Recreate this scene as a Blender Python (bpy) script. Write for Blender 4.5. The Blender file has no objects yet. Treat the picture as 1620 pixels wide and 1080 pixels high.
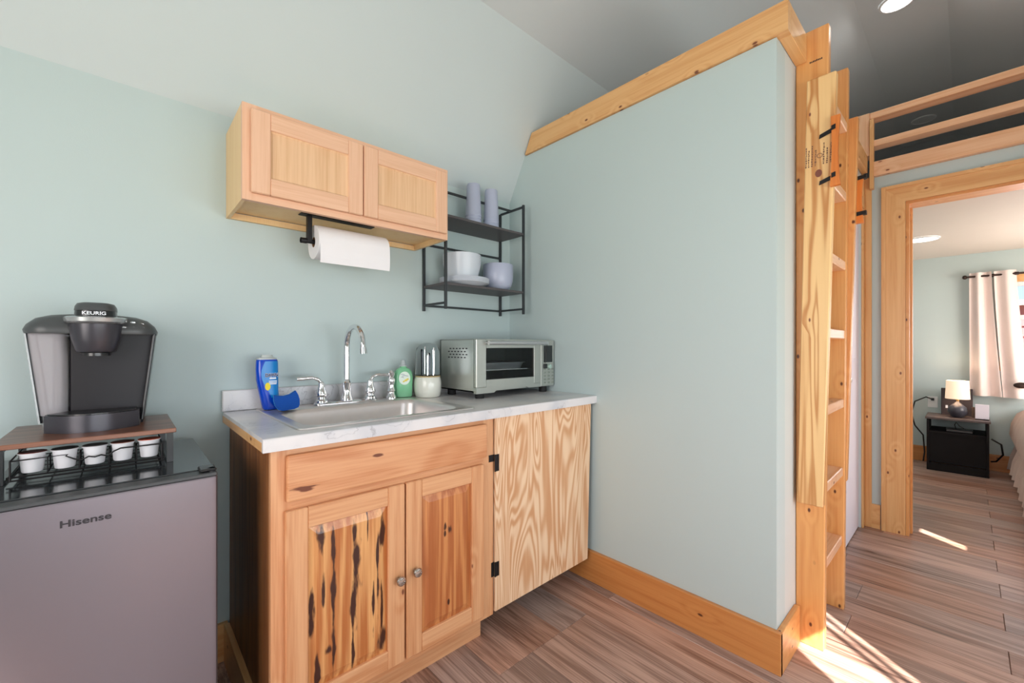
import bpy, bmesh, math, random
from mathutils import Vector, Matrix
PI = math.pi
random.seed(7)
C = bpy.context.scene.collection
S = bpy.context.scene

# ---------------------------------------------------------------- camera, light, exposure
H = 1.154
cam = bpy.data.cameras.new('camera'); co = bpy.data.objects.new('camera', cam); C.objects.link(co)
cam.sensor_width = 36.0; cam.lens = 36.0 * 664 / 1620; cam.shift_y = 8 / 1620; cam.clip_start = 0.02
co.location = (0, 0, H); co.rotation_euler = (PI / 2, 0, -math.radians(42.67))
S.camera = co
S.view_settings.view_transform = 'Standard'; S.view_settings.look = 'None'
S.view_settings.gamma = 1.0; S.view_settings.use_curve_mapping = False
S.view_settings.exposure = -0.30
S.cycles.max_bounces = 10; S.cycles.diffuse_bounces = 6; S.cycles.glossy_bounces = 4
S.cycles.transmission_bounces = 8; S.cycles.transparent_max_bounces = 12
S.cycles.caustics_reflective = False; S.cycles.caustics_refractive = False
S.cycles.use_denoising = True
S.cycles.sample_clamp_indirect = 6.0

w = bpy.data.worlds.new('world'); S.world = w; w.use_nodes = True
nt = w.node_tree; bg = nt.nodes['Background']
tc = nt.nodes.new('ShaderNodeTexCoord'); sx = nt.nodes.new('ShaderNodeSeparateXYZ')
rp = nt.nodes.new('ShaderNodeValToRGB')
nt.links.new(tc.outputs['Generated'], sx.inputs[0]); nt.links.new(sx.outputs['Z'], rp.inputs[0])
rp.color_ramp.elements[0].position = 0.0; rp.color_ramp.elements[0].color = (0.72, 0.86, 1.0, 1)
rp.color_ramp.elements[1].position = 0.7; rp.color_ramp.elements[1].color = (0.30, 0.52, 0.95, 1)
nt.links.new(rp.outputs[0], bg.inputs[0]); bg.inputs[1].default_value = 1.6

SUN_DIR = Vector((0.60 * math.cos(math.radians(40)), 0.80 * math.cos(math.radians(40)), -math.sin(math.radians(40))))
sl = bpy.data.lights.new('sun', 'SUN'); so = bpy.data.objects.new('sun', sl); C.objects.link(so)
sl.energy = 31.0; sl.angle = math.radians(0.35); sl.color = (1.0, 0.95, 0.88)
so.rotation_euler = SUN_DIR.to_track_quat('-Z', 'Y').to_euler(); so.location = (-5, -6, 8)

def area(name, loc, direction, sx_, sy_, power, col=(1, 1, 1)):
    l = bpy.data.lights.new(name, 'AREA'); o = bpy.data.objects.new(name, l); C.objects.link(o)
    l.shape = 'RECTANGLE'; l.size = sx_; l.size_y = sy_; l.energy = power; l.color = col
    o.location = loc; o.rotation_euler = Vector(direction).to_track_quat('-Z', 'Y').to_euler()
    return o
# area lamps added at window openings, most of them unseen, as soft daylight fill
area('fill_wide_window', (1.58, -1.37, 0.95), (0.0, 1, 0.06), 1.2, 0.60, 19, (0.93, 0.97, 1.0))
area('fill_wide_window', (-0.05, -1.37, 0.95), (0.0, 1, 0.06), 1.0, 0.60, 15, (0.93, 0.97, 1.0))
area('fill_tall_window', (0.71, -1.37, 1.35), (0, 1, 0), 0.36, 1.2, 14, (0.95, 0.98, 1.0))
area('fill_left_window', (-1.27, 0.2, 1.35), (1, 0.0, 0.0), 1.4, 1.1, 38, (1.0, 0.91, 0.84))  # added at an unseen left window, tinted warm as fill
area('daylight_bedroom_window', (6.08, -0.72, 1.25), (-1, 0, -0.1), 0.7, 0.7, 12, (0.9, 0.95, 1.0))
area('fill_bedroom_side', (4.8, -1.38, 1.3), (0, 1, 0), 1.2, 0.8, 40, (1.0, 0.90, 0.82))  # unseen side window; lamp added to brighten the bedroom

# ---------------------------------------------------------------- helpers
def lin(c):
    return tuple(((v / 255) / 12.92 if v / 255 <= 0.04045 else ((v / 255 + 0.055) / 1.055) ** 2.4) for v in c) + (1,)

def newmat(name):
    m = bpy.data.materials.new(name); m.use_nodes = True
    return m, m.node_tree, m.node_tree.nodes['Principled BSDF']

def setp(b, **k):
    for a, v in k.items():
        b.inputs[a.replace('_', ' ')].default_value = v

def simple(name, c, rough=0.5, metal=0.0, spec=None, bump=0.0, bscale=200, var=0.0, vscale=8, coat=0.0, trans=0.0, emit=None, es=0, ior=None, alpha=None, aniso=None):
    m, t, b = newmat(name)
    setp(b, Base_Color=lin(c), Roughness=rough, Metallic=metal)
    if spec is not None: b.inputs['Specular IOR Level'].default_value = spec
    if coat: b.inputs['Coat Weight'].default_value = coat; b.inputs['Coat Roughness'].default_value = 0.1
    if trans: b.inputs['Transmission Weight'].default_value = trans
    if ior: b.inputs['IOR'].default_value = ior
    if alpha is not None: b.inputs['Alpha'].default_value = alpha
    if emit: b.inputs['Emission Color'].default_value = lin(emit); b.inputs['Emission Strength'].default_value = es
    tc = t.nodes.new('ShaderNodeTexCoord')
    n = t.nodes.new('ShaderNodeTexNoise'); n.inputs['Scale'].default_value = vscale; n.inputs['Detail'].default_value = 3
    t.links.new(tc.outputs['Object'], n.inputs['Vector'])
    mx = t.nodes.new('ShaderNodeMix'); mx.data_type = 'RGBA'
    l = lin(c); v = max(var, 0.02)
    mx.inputs[6].default_value = tuple(x * (1 - v) for x in l[:3]) + (1,)
    mx.inputs[7].default_value = tuple(min(1, x * (1 + v)) for x in l[:3]) + (1,)
    t.links.new(n.outputs['Fac'], mx.inputs[0]); t.links.new(mx.outputs[2], b.inputs['Base Color'])
    if bump:
        n2 = t.nodes.new('ShaderNodeTexNoise'); n2.inputs['Scale'].default_value = bscale; n2.inputs['Detail'].default_value = 2
        bp = t.nodes.new('ShaderNodeBump'); bp.inputs['Strength'].default_value = bump; bp.inputs['Distance'].default_value = 0.002
        t.links.new(tc.outputs['Object'], n2.inputs['Vector']); t.links.new(n2.outputs['Fac'], bp.inputs['Height'])
        t.links.new(bp.outputs[0], b.inputs['Normal'])
    return m

def M(t, op, a, b=None, c=None):
    n = t.nodes.new('ShaderNodeMath'); n.operation = op
    for i, v in enumerate((a, b, c)):
        if v is None: continue
        if isinstance(v, (int, float)): n.inputs[i].default_value = v
        else: t.links.new(v, n.inputs[i])
    return n.outputs[0]

def MR(t, v, a, b, c=0.0, d=1.0):
    n = t.nodes.new('ShaderNodeMapRange'); n.clamp = True; n.interpolation_type = 'SMOOTHSTEP'
    t.links.new(v, n.inputs[0])
    for i, x in enumerate((a, b, c, d)): n.inputs[i + 1].default_value = x
    return n.outputs[0]

def mixc(t, f, a, b):
    n = t.nodes.new('ShaderNodeMix'); n.data_type = 'RGBA'
    if isinstance(f, (int, float)): n.inputs[0].default_value = f
    else: t.links.new(f, n.inputs[0])
    for i, v in ((6, a), (7, b)):
        if isinstance(v, tuple): n.inputs[i].default_value = v
        else: t.links.new(v, n.inputs[i])
    return n.outputs[2]

def wood(name, light, dark, axis='z', a=5.0, b=0.45, K=9.0, ring=0.6, fib=0.3, knots=0.0, kcol=(95, 55, 30), rough=0.42,
         coat=0.15, hue=None, marks=(), mcol=(45, 22, 12), huevar=0.0, kscale=(5.0, 2.2), sharp=0.0, streak=None, distort=0.4, kr=(0.05, 0.085), bulge=0.22):
    m, t, B_ = newmat(name)
    tc = t.nodes.new('ShaderNodeTexCoord'); oi = t.nodes.new('ShaderNodeObjectInfo')
    sp = t.nodes.new('ShaderNodeSeparateXYZ'); t.links.new(tc.outputs['Object'], sp.inputs[0])
    X, Y, Z = sp.outputs
    if axis == 'z': u, v, wv = X, Y, Z
    elif axis == 'x': u, v, wv = Z, Y, X
    else: u, v, wv = X, Z, Y
    rnd = M(t, 'MULTIPLY', oi.outputs['Random'], 31.0)
    def vec(fu, fv, fw):
        c = t.nodes.new('ShaderNodeCombineXYZ')
        t.links.new(M(t, 'MULTIPLY_ADD', u, fu, rnd), c.inputs[0])
        t.links.new(M(t, 'MULTIPLY', v, fv), c.inputs[1])
        t.links.new(M(t, 'MULTIPLY', wv, fw), c.inputs[2])
        return c.outputs[0]
    n1 = t.nodes.new('ShaderNodeTexNoise'); n1.inputs['Scale'].default_value = 1; n1.inputs['Detail'].default_value = 1.6
    n1.inputs['Distortion'].default_value = distort
    t.links.new(vec(a, a, b), n1.inputs['Vector'])
    field = n1.outputs['Fac']
    kmask = None
    if knots > 0:
        cv = t.nodes.new('ShaderNodeCombineXYZ')
        t.links.new(M(t, 'MULTIPLY_ADD', M(t, 'ADD', u, v), kscale[0], rnd), cv.inputs[0])
        t.links.new(M(t, 'MULTIPLY', wv, kscale[1]), cv.inputs[1])
        vo = t.nodes.new('ShaderNodeTexVoronoi'); vo.voronoi_dimensions = '2D'; vo.inputs['Scale'].default_value = 1
        t.links.new(cv.outputs[0], vo.inputs['Vector'])
        sc = t.nodes.new('ShaderNodeSeparateColor'); t.links.new(vo.outputs['Color'], sc.inputs[0])
        sel = MR(t, sc.outputs[0], 1 - knots, 1 - knots + 0.02)
        kmask = M(t, 'MULTIPLY', MR(t, vo.outputs['Distance'], kr[0], kr[1], 1, 0), sel)
        bulge = M(t, 'MULTIPLY', MR(t, vo.outputs['Distance'], 0.0, 0.35, bulge, 0), sel)
        field = M(t, 'ADD', field, bulge)
    s = M(t, 'SINE', M(t, 'MULTIPLY', field, K * 2 * PI))
    s = M(t, 'MULTIPLY_ADD', s, 0.5, 0.5)
    if sharp: s = M(t, 'POWER', s, sharp)
    n2 = t.nodes.new('ShaderNodeTexNoise'); n2.inputs['Scale'].default_value = 1; n2.inputs['Detail'].default_value = 3
    t.links.new(vec(160, 160, 5), n2.inputs['Vector'])
    n3 = t.nodes.new('ShaderNodeTexNoise'); n3.inputs['Scale'].default_value = 1; n3.inputs['Detail'].default_value = 2
    t.links.new(vec(22, 22, 1.1), n3.inputs['Vector'])
    f = M(t, 'MULTIPLY', s, ring)
    f = M(t, 'MULTIPLY_ADD', MR(t, n2.outputs['Fac'], 0.3, 0.7), fib, f)
    f = M(t, 'MULTIPLY_ADD', MR(t, n3.outputs['Fac'], 0.35, 0.7), 0.25, f)
    col = mixc(t, MR(t, f, 0.05, 1.1), lin(light), lin(dark))
    if huevar:
        n = t.nodes.new('ShaderNodeHueSaturation')
        t.links.new(M(t, 'MULTIPLY_ADD', oi.outputs['Random'], huevar, 1 - huevar / 2), n.inputs['Value'])
        rr = M(t, 'FRACT', M(t, 'MULTIPLY', oi.outputs['Random'], 17.3))
        t.links.new(M(t, 'MULTIPLY_ADD', rr, 0.5, 0.75), n.inputs['Saturation'])
        t.links.new(col, n.inputs['Color']); col = n.outputs[0]
    if streak:   # dark mineral streaks, elongated along the grain
        n4 = t.nodes.new('ShaderNodeTexNoise'); n4.inputs['Scale'].default_value = 1; n4.inputs['Detail'].default_value = 2
        t.links.new(vec(streak[0], streak[0], streak[1]), n4.inputs['Vector'])
        col = mixc(t, MR(t, n4.outputs['Fac'], streak[2], streak[2] + 0.05), col, lin(mcol))
    if kmask is not None:
        col = mixc(t, kmask, col, lin(kcol))
    if marks:
        nd = t.nodes.new('ShaderNodeTexNoise'); nd.inputs['Scale'].default_value = 1; nd.inputs['Detail'].default_value = 3
        t.links.new(vec(45, 45, 12), nd.inputs['Vector'])
        tot = None
        for (mu, mw, ru, rw) in marks:
            du = M(t, 'DIVIDE', M(t, 'SUBTRACT', u, mu), ru); dw = M(t, 'DIVIDE', M(t, 'SUBTRACT', wv, mw), rw)
            d = M(t, 'SQRT', M(t, 'ADD', M(t, 'MULTIPLY', du, du), M(t, 'MULTIPLY', dw, dw)))
            d = M(t, 'MULTIPLY_ADD', M(t, 'SUBTRACT', nd.outputs['Fac'], 0.5), 4.2, d)
            k = MR(t, d, 0.45, 1.25, 1, 0)
            tot = k if tot is None else M(t, 'MAXIMUM', tot, k)
        col = mixc(t, tot, col, lin(mcol))
    t.links.new(col, B_.inputs['Base Color'])
    B_.inputs['Roughness'].default_value = rough; B_.inputs['Coat Weight'].default_value = coat; B_.inputs['Coat Roughness'].default_value = 0.25
    bp = t.nodes.new('ShaderNodeBump'); bp.inputs['Strength'].default_value = 0.15; bp.inputs['Distance'].default_value = 0.001
    t.links.new(n2.outputs['Fac'], bp.inputs['Height']); t.links.new(bp.outputs[0], B_.inputs['Normal'])
    return m

def marble(name):
    m, t, B_ = newmat(name)
    tc = t.nodes.new('ShaderNodeTexCoord')
    n0 = t.nodes.new('ShaderNodeTexNoise'); n0.inputs['Scale'].default_value = 9; n0.inputs['Detail'].default_value = 5; n0.inputs['Distortion'].default_value = 1.2
    mp = t.nodes.new('ShaderNodeMapping'); mp.inputs['Rotation'].default_value = (0.2, 0.5, 0.6); mp.inputs['Scale'].default_value = (1, 2.2, 1)
    t.links.new(tc.outputs['Object'], mp.inputs[0]); t.links.new(mp.outputs[0], n0.inputs['Vector'])
    vein = MR(t, M(t, 'ABSOLUTE', M(t, 'SUBTRACT', n0.outputs['Fac'], 0.5)), 0.0, 0.022, 1, 0)
    n1 = t.nodes.new('ShaderNodeTexNoise'); n1.inputs['Scale'].default_value = 5; n1.inputs['Detail'].default_value = 3
    t.links.new(tc.outputs['Object'], n1.inputs['Vector'])
    patch = MR(t, n1.outputs['Fac'], 0.42, 0.62)
    col = mixc(t, patch, lin((222, 219, 220)), lin((203, 203, 208)))
    col = mixc(t, M(t, 'MULTIPLY', vein, M(t, 'MULTIPLY', patch, 0.55)), col, lin((150, 148, 155)))
    t.links.new(col, B_.inputs['Base Color']); B_.inputs['Roughness'].default_value = 0.28
    return m

class MB:
    """collects shapes into one mesh; coordinates are given in world (or local) space minus origin o"""
    def __init__(s, o=(0, 0, 0)):
        s.bm = bmesh.new(); s.o = Vector(o); s.mi = 0
    def _v(s, p): return s.bm.verts.new(Vector(p) - s.o)
    def face(s, vs):
        try:
            f = s.bm.faces.new(vs); f.material_index = s.mi; return f
        except ValueError: return None
    def box(s, x0, x1, y0, y1, z0, z1, bev=0.0, seg=1):
        x0, x1 = min(x0, x1), max(x0, x1); y0, y1 = min(y0, y1), max(y0, y1); z0, z1 = min(z0, z1), max(z0, z1)
        v = [s._v((x, y, z)) for x in (x0, x1) for y in (y0, y1) for z in (z0, z1)]
        fs = [s.face([v[i] for i in q]) for q in ((0, 1, 3, 2), (4, 6, 7, 5), (0, 4, 5, 1), (2, 3, 7, 6), (0, 2, 6, 4), (1, 5, 7, 3))]
        if bev:
            es = list({e for f in fs for e in f.edges})
            bmesh.ops.bevel(s.bm, geom=es, offset=bev, segments=seg, affect='EDGES', profile=0.5, clamp_overlap=True, material=s.mi)
        return s
    def loft(s, rings, cap0=True, cap1=True, closed=True):
        R = [[s._v(p) for p in r] for r in rings]
        n = len(R[0])
        for a, b in zip(R[:-1], R[1:]):
            for i in range(n if closed else n - 1):
                j = (i + 1) % n
                s.face([a[i], a[j], b[j], b[i]])
        if cap0: s.face(list(reversed(R[0])))
        if cap1: s.face(R[-1])
        return s
    def prism(s, pts, axis, a, b):
        """pts: 2D polygon; axis 'x': pts=(y,z) ; 'y': (x,z) ; 'z': (x,y)"""
        def q(p, d): return {'x': (d, p[0], p[1]), 'y': (p[0], d, p[1]), 'z': (p[0], p[1], d)}[axis]
        return s.loft([[q(p, a) for p in pts], [q(p, b) for p in pts]])
    def cyl(s, p0, p1, r0, r1=None, n=20, cap=True):
        r1 = r0 if r1 is None else r1
        p0, p1 = Vector(p0), Vector(p1); d = (p1 - p0).normalized()
        a = d.orthogonal().normalized(); b = d.cross(a)
        ring = lambda p, r: [p + a * math.cos(2 * PI * i / n) * r + b * math.sin(2 * PI * i / n) * r for i in range(n)]
        return s.loft([ring(p0, r0), ring(p1, r1)], cap, cap)
    def lathe(s, prof, c=(0, 0, 0), n=32, axis='z', cap0=True, cap1=True, sx=1, sy=1):
        rings = []
        for r, h in prof:
            ring = []
            for i in range(n):
                x, y = math.cos(2 * PI * i / n) * r * sx, math.sin(2 * PI * i / n) * r * sy
                ring.append({'z': (c[0] + x, c[1] + y, c[2] + h), 'x': (c[0] + h, c[1] + x, c[2] + y), 'y': (c[0] + x, c[1] + h, c[2] + y)}[axis])
            rings.append(ring)
        return s.loft(rings, cap0, cap1)
    def tube(s, pts, r, n=8, cap=True):
        P = [Vector(p) for p in pts]; rs = r if isinstance(r, (list, tuple)) else [r] * len(P)
        rings = []; a = None
        for i, p in enumerate(P):
            d = ((P[min(i + 1, len(P) - 1)] - p).normalized() + (p - P[max(i - 1, 0)]).normalized())
            d = d.normalized() if d.length > 1e-9 else Vector((0, 0, 1))
            if a is None: a = d.orthogonal().normalized()
            a = (a - d * a.dot(d)).normalized(); b = d.cross(a)
            rings.append([p + a * math.cos(2 * PI * k / n) * rs[i] + b * math.sin(2 * PI * k / n) * rs[i] for k in range(n)])
        return s.loft(rings, cap, cap)
    def build(s, name, mat, parent=None, smooth=False, flat_angle=35, loc=None):
        bmesh.ops.remove_doubles(s.bm, verts=s.bm.verts, dist=1e-6)
        bmesh.ops.recalc_face_normals(s.bm, faces=s.bm.faces)
        me = bpy.data.meshes.new(name); s.bm.to_mesh(me); s.bm.free()
        for m in (mat if isinstance(mat, (list, tuple)) else [mat]): me.materials.append(m)
        if smooth:
            me.shade_smooth(); me.set_sharp_from_angle(angle=math.radians(flat_angle))
        o = bpy.data.objects.new(name, me); C.objects.link(o)
        if parent is not None: o.parent = parent
        elif s.o.length: o.location = s.o
        if loc is not None: o.location = loc
        return o

def rrect(x0, x1, y0, y1, r, z, n=5):
    pts = []
    for cx, cy, a0 in ((x1 - r, y1 - r, 0), (x0 + r, y1 - r, PI / 2), (x0 + r, y0 + r, PI), (x1 - r, y0 + r, 3 * PI / 2)):
        for i in range(n + 1):
            a = a0 + PI / 2 * i / n
            pts.append((cx + r * math.cos(a), cy + r * math.sin(a), z))
    return pts

def thing(name, label, cat, loc=(0, 0, 0), rotz=0, group=None):
    o = bpy.data.objects.new(name, None); C.objects.link(o); o.empty_display_size = 0.05
    o.location = loc; o.rotation_euler = (0, 0, rotz); o['label'] = label; o['category'] = cat
    if group: o['group'] = group
    return o
def tag(o, label, cat, group=None):
    o['label'] = label; o['category'] = cat
    if group: o['group'] = group
    return o
def struct(o, label=None):
    o['kind'] = 'structure'
    if label: o['label'] = label
    return o
def dup(root, loc, label, group=None, rotz=None):
    r = root.copy(); C.objects.link(r); r.location = loc; r['label'] = label
    if rotz is not None: r.rotation_euler = (0, 0, rotz)
    if group: r['group'] = group
    for ch in list(root.children):
        c = ch.copy(); C.objects.link(c); c.parent = r
        for g in ch.children:
            d = g.copy(); C.objects.link(d); d.parent = c
    return r
def text(s_, size, mat, parent, loc, rot, name='lettering', ext=0.0004, sx=1.0, align='CENTER', off=0.0):
    cu = bpy.data.curves.new('t', 'FONT'); cu.body = s_; cu.size = size; cu.extrude = ext; cu.align_x = align; cu.align_y = 'CENTER'; cu.offset = off
    to = bpy.data.objects.new('t', cu); C.objects.link(to)
    bpy.context.view_layer.update()
    me = bpy.data.meshes.new_from_object(to.evaluated_get(bpy.context.evaluated_depsgraph_get()))
    bpy.data.objects.remove(to); bpy.data.curves.remove(cu)
    me.name = name; me.materials.clear(); me.materials.append(mat)
    o = bpy.data.objects.new(name, me); C.objects.link(o); o.parent = parent
    o.location = loc; o.rotation_euler = rot; o.scale = (sx, 1, 1)
    return o

# ---------------------------------------------------------------- materials
GREEN = simple('green_paint', (188, 203, 204), 0.55, bump=0.08, bscale=260, var=0.015, vscale=1.5)
WHITEP = simple('ceiling_paint', (200, 205, 208), 0.6, bump=0.05, bscale=220, var=0.012, vscale=2)
LITP = simple('lit_wall_paint', (200, 208, 208), 0.5, bump=0.06, bscale=260)  # wall paint lightened: the light on the partition end is put into its colour
WHITED = simple('white_door_paint', (236, 232, 244), 0.7)
PINE = {a: wood('pine_' + a, (228, 178, 120), (206, 140, 78), a, a=9, b=0.35, K=7, ring=0.30, fib=0.25, knots=0.6, kcol=(115, 58, 28), coat=0.3, rough=0.4, kr=(0.022, 0.055), kscale=(8, 4.5)) for a in 'xyz'}
PINEL = wood('pine_pale', (234, 192, 134), (190, 128, 70), 'z', a=13, b=0.5, K=7, ring=0.75, fib=0.15, bulge=0.07, knots=0.25, kcol=(120, 55, 40), coat=0.1, rough=0.5, sharp=3.0, kr=(0.015, 0.04), kscale=(9, 4))
PINEO = {a: wood('pine_orange_' + a, (224, 162, 98), (198, 122, 60), a, a=9, b=0.3, K=6, ring=0.28, fib=0.25, knots=0.55, kcol=(88, 42, 20), coat=0.3, kr=(0.02, 0.05), kscale=(8, 4.5)) for a in 'xyz'}
RAILW = {a: wood('rail_pine_' + a, (234, 188, 150), (210, 146, 100), a, a=9, b=0.3, K=6, ring=0.28, fib=0.25, knots=0.55, kcol=(125, 66, 44), coat=0.15, kr=(0.025, 0.05), kscale=(8, 4)) for a in 'xyz'}
ORANGE = wood('stained_board', (222, 130, 52), (196, 100, 30), 'z', a=6, b=0.5, K=5, ring=0.3, fib=0.3, coat=0.2)
ALDER = {a: wood('alder_' + a, (230, 186, 156), (214, 164, 130), a, a=9, b=0.6, K=4, ring=0.22, fib=0.35, coat=0.1, rough=0.5) for a in 'xz'}
ALDERP = wood('alder_panel', (228, 188, 150), (210, 164, 122), 'z', a=34, b=0.9, K=4, ring=0.25, fib=0.4, coat=0.1, rough=0.5)
ALDERS = wood('alder_side', (234, 200, 152), (222, 180, 124), 'z', a=8, b=0.5, K=3, ring=0.2, fib=0.25, coat=0.05, rough=0.55)
HICK = {a: wood('hickory_' + a, (220, 166, 122), (194, 128, 82), a, a=9, b=0.5, K=6, ring=0.35, fib=0.35, knots=0.22, kcol=(120, 66, 40), coat=0.25, rough=0.38, kr=(0.02, 0.05), kscale=(8, 4)) for a in 'xz'}
HICKD = wood('hickory_drawer', (218, 160, 116), (192, 122, 76), 'x', a=7, b=1.6, K=7, ring=0.45, fib=0.35, coat=0.25, rough=0.38,
             marks=((-0.035, 0.045, 0.006, 0.022), (-0.030, 0.055, 0.003, 0.03), (0.022, 0.255, 0.004, 0.012)), mcol=(110, 55, 30))
HICKP1 = wood('hickory_streaked', (226, 168, 108), (180, 106, 54), 'z', a=10, b=0.6, K=6, ring=0.6, fib=0.4, coat=0.25, rough=0.36,
              marks=((-0.088, 0.195, 0.014, 0.045), (-0.050, 0.10, 0.006, 0.14), (-0.050, -0.12, 0.005, 0.16), (-0.078, 0.02, 0.005, 0.05), (0.018, 0.10, 0.013, 0.06), (0.010, 0.0, 0.010, 0.09),
                     (0.006, -0.14, 0.005, 0.13), (0.012, 0.18, 0.006, 0.03), (0.100, 0.15, 0.010, 0.055), (0.084, 0.05, 0.004, 0.14), (0.070, -0.07, 0.004, 0.10), (0.098, -0.10, 0.004, 0.10),
                     (0.100, -0.175, 0.012, 0.035), (-0.110, -0.02, 0.008, 0.07), (-0.095, -0.19, 0.006, 0.06), (-0.062, -0.135, 0.013, 0.012), (0.052, 0.2, 0.002, 0.1)), mcol=(62, 28, 18))
HICKP2 = wood('hickory_panel', (208, 140, 84), (172, 98, 52), 'z', a=12, b=0.5, K=8, ring=0.7, fib=0.45, coat=0.25, rough=0.36,
              marks=((-0.012, 0.105, 0.006, 0.013), (0.008, 0.088, 0.009, 0.014), (0.002, -0.165, 0.005, 0.010), (-0.012, 0.078, 0.004, 0.01)), mcol=(70, 35, 22))
SIDEW = wood('cabinet_side_veneer', (150, 98, 55), (105, 62, 34), 'z', a=14, b=0.4, K=5, ring=0.5, fib=0.4, coat=0.05, rough=0.5)
PLY = wood('plywood_face', (236, 203, 168), (206, 152, 108), 'z', a=6.0, b=0.85, K=20, ring=0.8, fib=0.15, coat=0.0, rough=0.6, sharp=1.2, distort=1.1)
FLOORM = wood('laminate_plank', (188, 155, 140), (126, 96, 84), 'y', a=13, b=0.9, K=4, ring=0.35, fib=0.55, coat=0.0, rough=0.34, huevar=0.34, knots=0.35, kcol=(84, 62, 54), kr=(0.015, 0.05), kscale=(4.5, 1.6), bulge=0.12, streak=(26, 1.3, 0.66), mcol=(100, 74, 64))
WALNUT = wood('walnut_board', (140, 88, 62), (88, 50, 34), 'x', a=10, b=0.5, K=5, ring=0.5, fib=0.4, coat=0.2, rough=0.32)
MARB = marble('marble_laminate')
STEEL = simple('brushed_steel', (196, 198, 192), 0.3, 0.85, var=0.04, vscale=30)
SINKS = simple('sink_steel', (226, 219, 217), 0.33, 0.85, var=0.04, vscale=40)
FRIDGE = simple('fridge_silver', (140, 133, 141), 0.34, 0.6, var=0.02, vscale=3)
CHROME = simple('chrome', (232, 232, 235), 0.06, 1.0)
NICKEL = simple('satin_nickel', (190, 184, 178), 0.22, 1.0)
BLACKM = simple('black_metal', (52, 56, 60), 0.45, 0.3)
BLACKI = simple('black_iron', (26, 24, 26), 0.5, 0.4)
BLACKP = simple('black_plastic', (24, 23, 26), 0.32, coat=0.3)
GLOSSB = simple('black_fridge_top', (40, 44, 48), 0.14, coat=0.4)
DARKG = simple('dark_grey_plastic', (70, 72, 74), 0.38)
GUN = simple('gunmetal_plastic', (72, 70, 77), 0.28, 0.4)
MIDB = simple('brewer_front', (32, 29, 34), 0.42, 0.0, spec=0.3)
SILV = simple('silver_plastic', (190, 192, 194), 0.25, 0.7)
RUBBER = simple('black_rubber', (20, 20, 22), 0.7)
PAPER = simple('paper_towel', (236, 234, 238), 0.9, bump=0.25, bscale=420)
CARDB = simple('cardboard_core', (150, 115, 85), 0.8)
SHELFM = simple('dark_shelf_board', (78, 74, 76), 0.5, var=0.06, vscale=30)
BLUEG = simple('blue_grey_stoneware', (172, 178, 200), 0.32)
BLUEG2 = simple('pale_stoneware', (196, 202, 212), 0.3)
CUPW = simple('pod_white_plastic', (230, 228, 232), 0.35)
LIDS = [simple('foil_' + n, c, 0.35, 0.3) for n, c in (('maroon', (110, 50, 45)), ('black', (45, 42, 44)), ('grey', (90, 86, 88)), ('brown', (120, 62, 48)), ('orange', (200, 90, 60)))]
INK = simple('dark_print', (40, 36, 42), 0.5)
STAMP = simple('stamp_ink', (120, 84, 66), 0.7)
WHITEI = simple('white_print', (235, 238, 245), 0.5)
NAVY = simple('navy_print', (25, 30, 90), 0.5)
BLUEL = simple('bottle_blue_deep', (0, 66, 190), 0.22, coat=0.3)
BLUEC = simple('bottle_label_cyan', (0, 128, 205), 0.3)
YELL = simple('label_yellow', (240, 215, 30), 0.45)
LBLUE = simple('sponge_edge', (60, 150, 220), 0.8)
SPONGE = simple('sponge_blue', (0, 72, 160), 0.9, bump=0.6, bscale=500)
CLEAR = simple('clear_plastic', (250, 253, 254), 0.0, trans=1.0, ior=1.12)
SOAPG = simple('green_soap', (150, 226, 176), 0.1, trans=0.3, ior=1.33)
LABELW = simple('label_pale', (225, 238, 225), 0.5)
CERW = simple('white_ceramic', (225, 226, 216), 0.25, coat=0.3)
GLASS = simple('oven_glass', (240, 244, 244), 0.04, trans=1.0, ior=1.2)
TANK = simple('smoky_tank', (222, 216, 222), 0.10, trans=0.55, ior=1.1)
OVENIN = simple('oven_inside', (150, 156, 156), 0.4, 0.4)
SCREEN = simple('dark_screen', (30, 34, 36), 0.12, coat=0.5)
BTN = simple('button_grey', (150, 156, 146), 0.4, 0.4)
BRONZE = simple('bronze', (60, 48, 44), 0.35, 0.7)
LINEN = simple('curtain_linen', (234, 218, 214), 0.9, bump=0.3, bscale=600)
BEDL = simple('bed_linen', (214, 192, 182), 0.95, bump=0.5, bscale=90)
NIGHT = simple('black_wood', (20, 16, 18), 0.6, spec=0.25, var=0.08, vscale=20)
NIGHTT = wood('dark_top', (92, 76, 74), (62, 50, 50), 'y', a=20, b=0.6, K=3, ring=0.3, fib=0.4, coat=0.2)
LAMPB = simple('charcoal_ceramic', (62, 62, 72), 0.3)
SHADE = simple('lit_shade', (248, 232, 215), 0.9, emit=(255, 218, 178), es=0.75)
LEDON = simple('led_on', (255, 255, 255), 0.5, emit=(255, 252, 245), es=6)
LEDOFF = simple('led_off', (215, 218, 220), 0.5)
RIMW = simple('lamp_rim', (225, 226, 228), 0.45)
WINW = simple('window_white', (235, 238, 240), 0.4)
WGLASS = simple('window_glass', (240, 248, 250), 0.02, trans=1.0, ior=1.02)
SIDING = simple('red_siding', (196, 112, 112), 0.8, var=0.08, vscale=12)
GRASS = simple('outdoor_ground', (120, 128, 96), 0.95, var=0.15, vscale=6)
BARK = simple('bark', (92, 78, 66), 0.9, var=0.2, vscale=20)
SUBF = simple('subfloor', (70, 56, 48), 0.9)
CHROMED = simple('dark_steel', (58, 60, 66), 0.2, 1.0)

BASEW = {a: wood('baseboard_pine_' + a, (208, 140, 78), (180, 102, 46), a, a=9, b=0.3, K=6, ring=0.28, fib=0.25, knots=0.4, kcol=(90, 42, 20), coat=0.3, kr=(0.02, 0.045), kscale=(7, 3.2)) for a in 'xy'}

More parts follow.
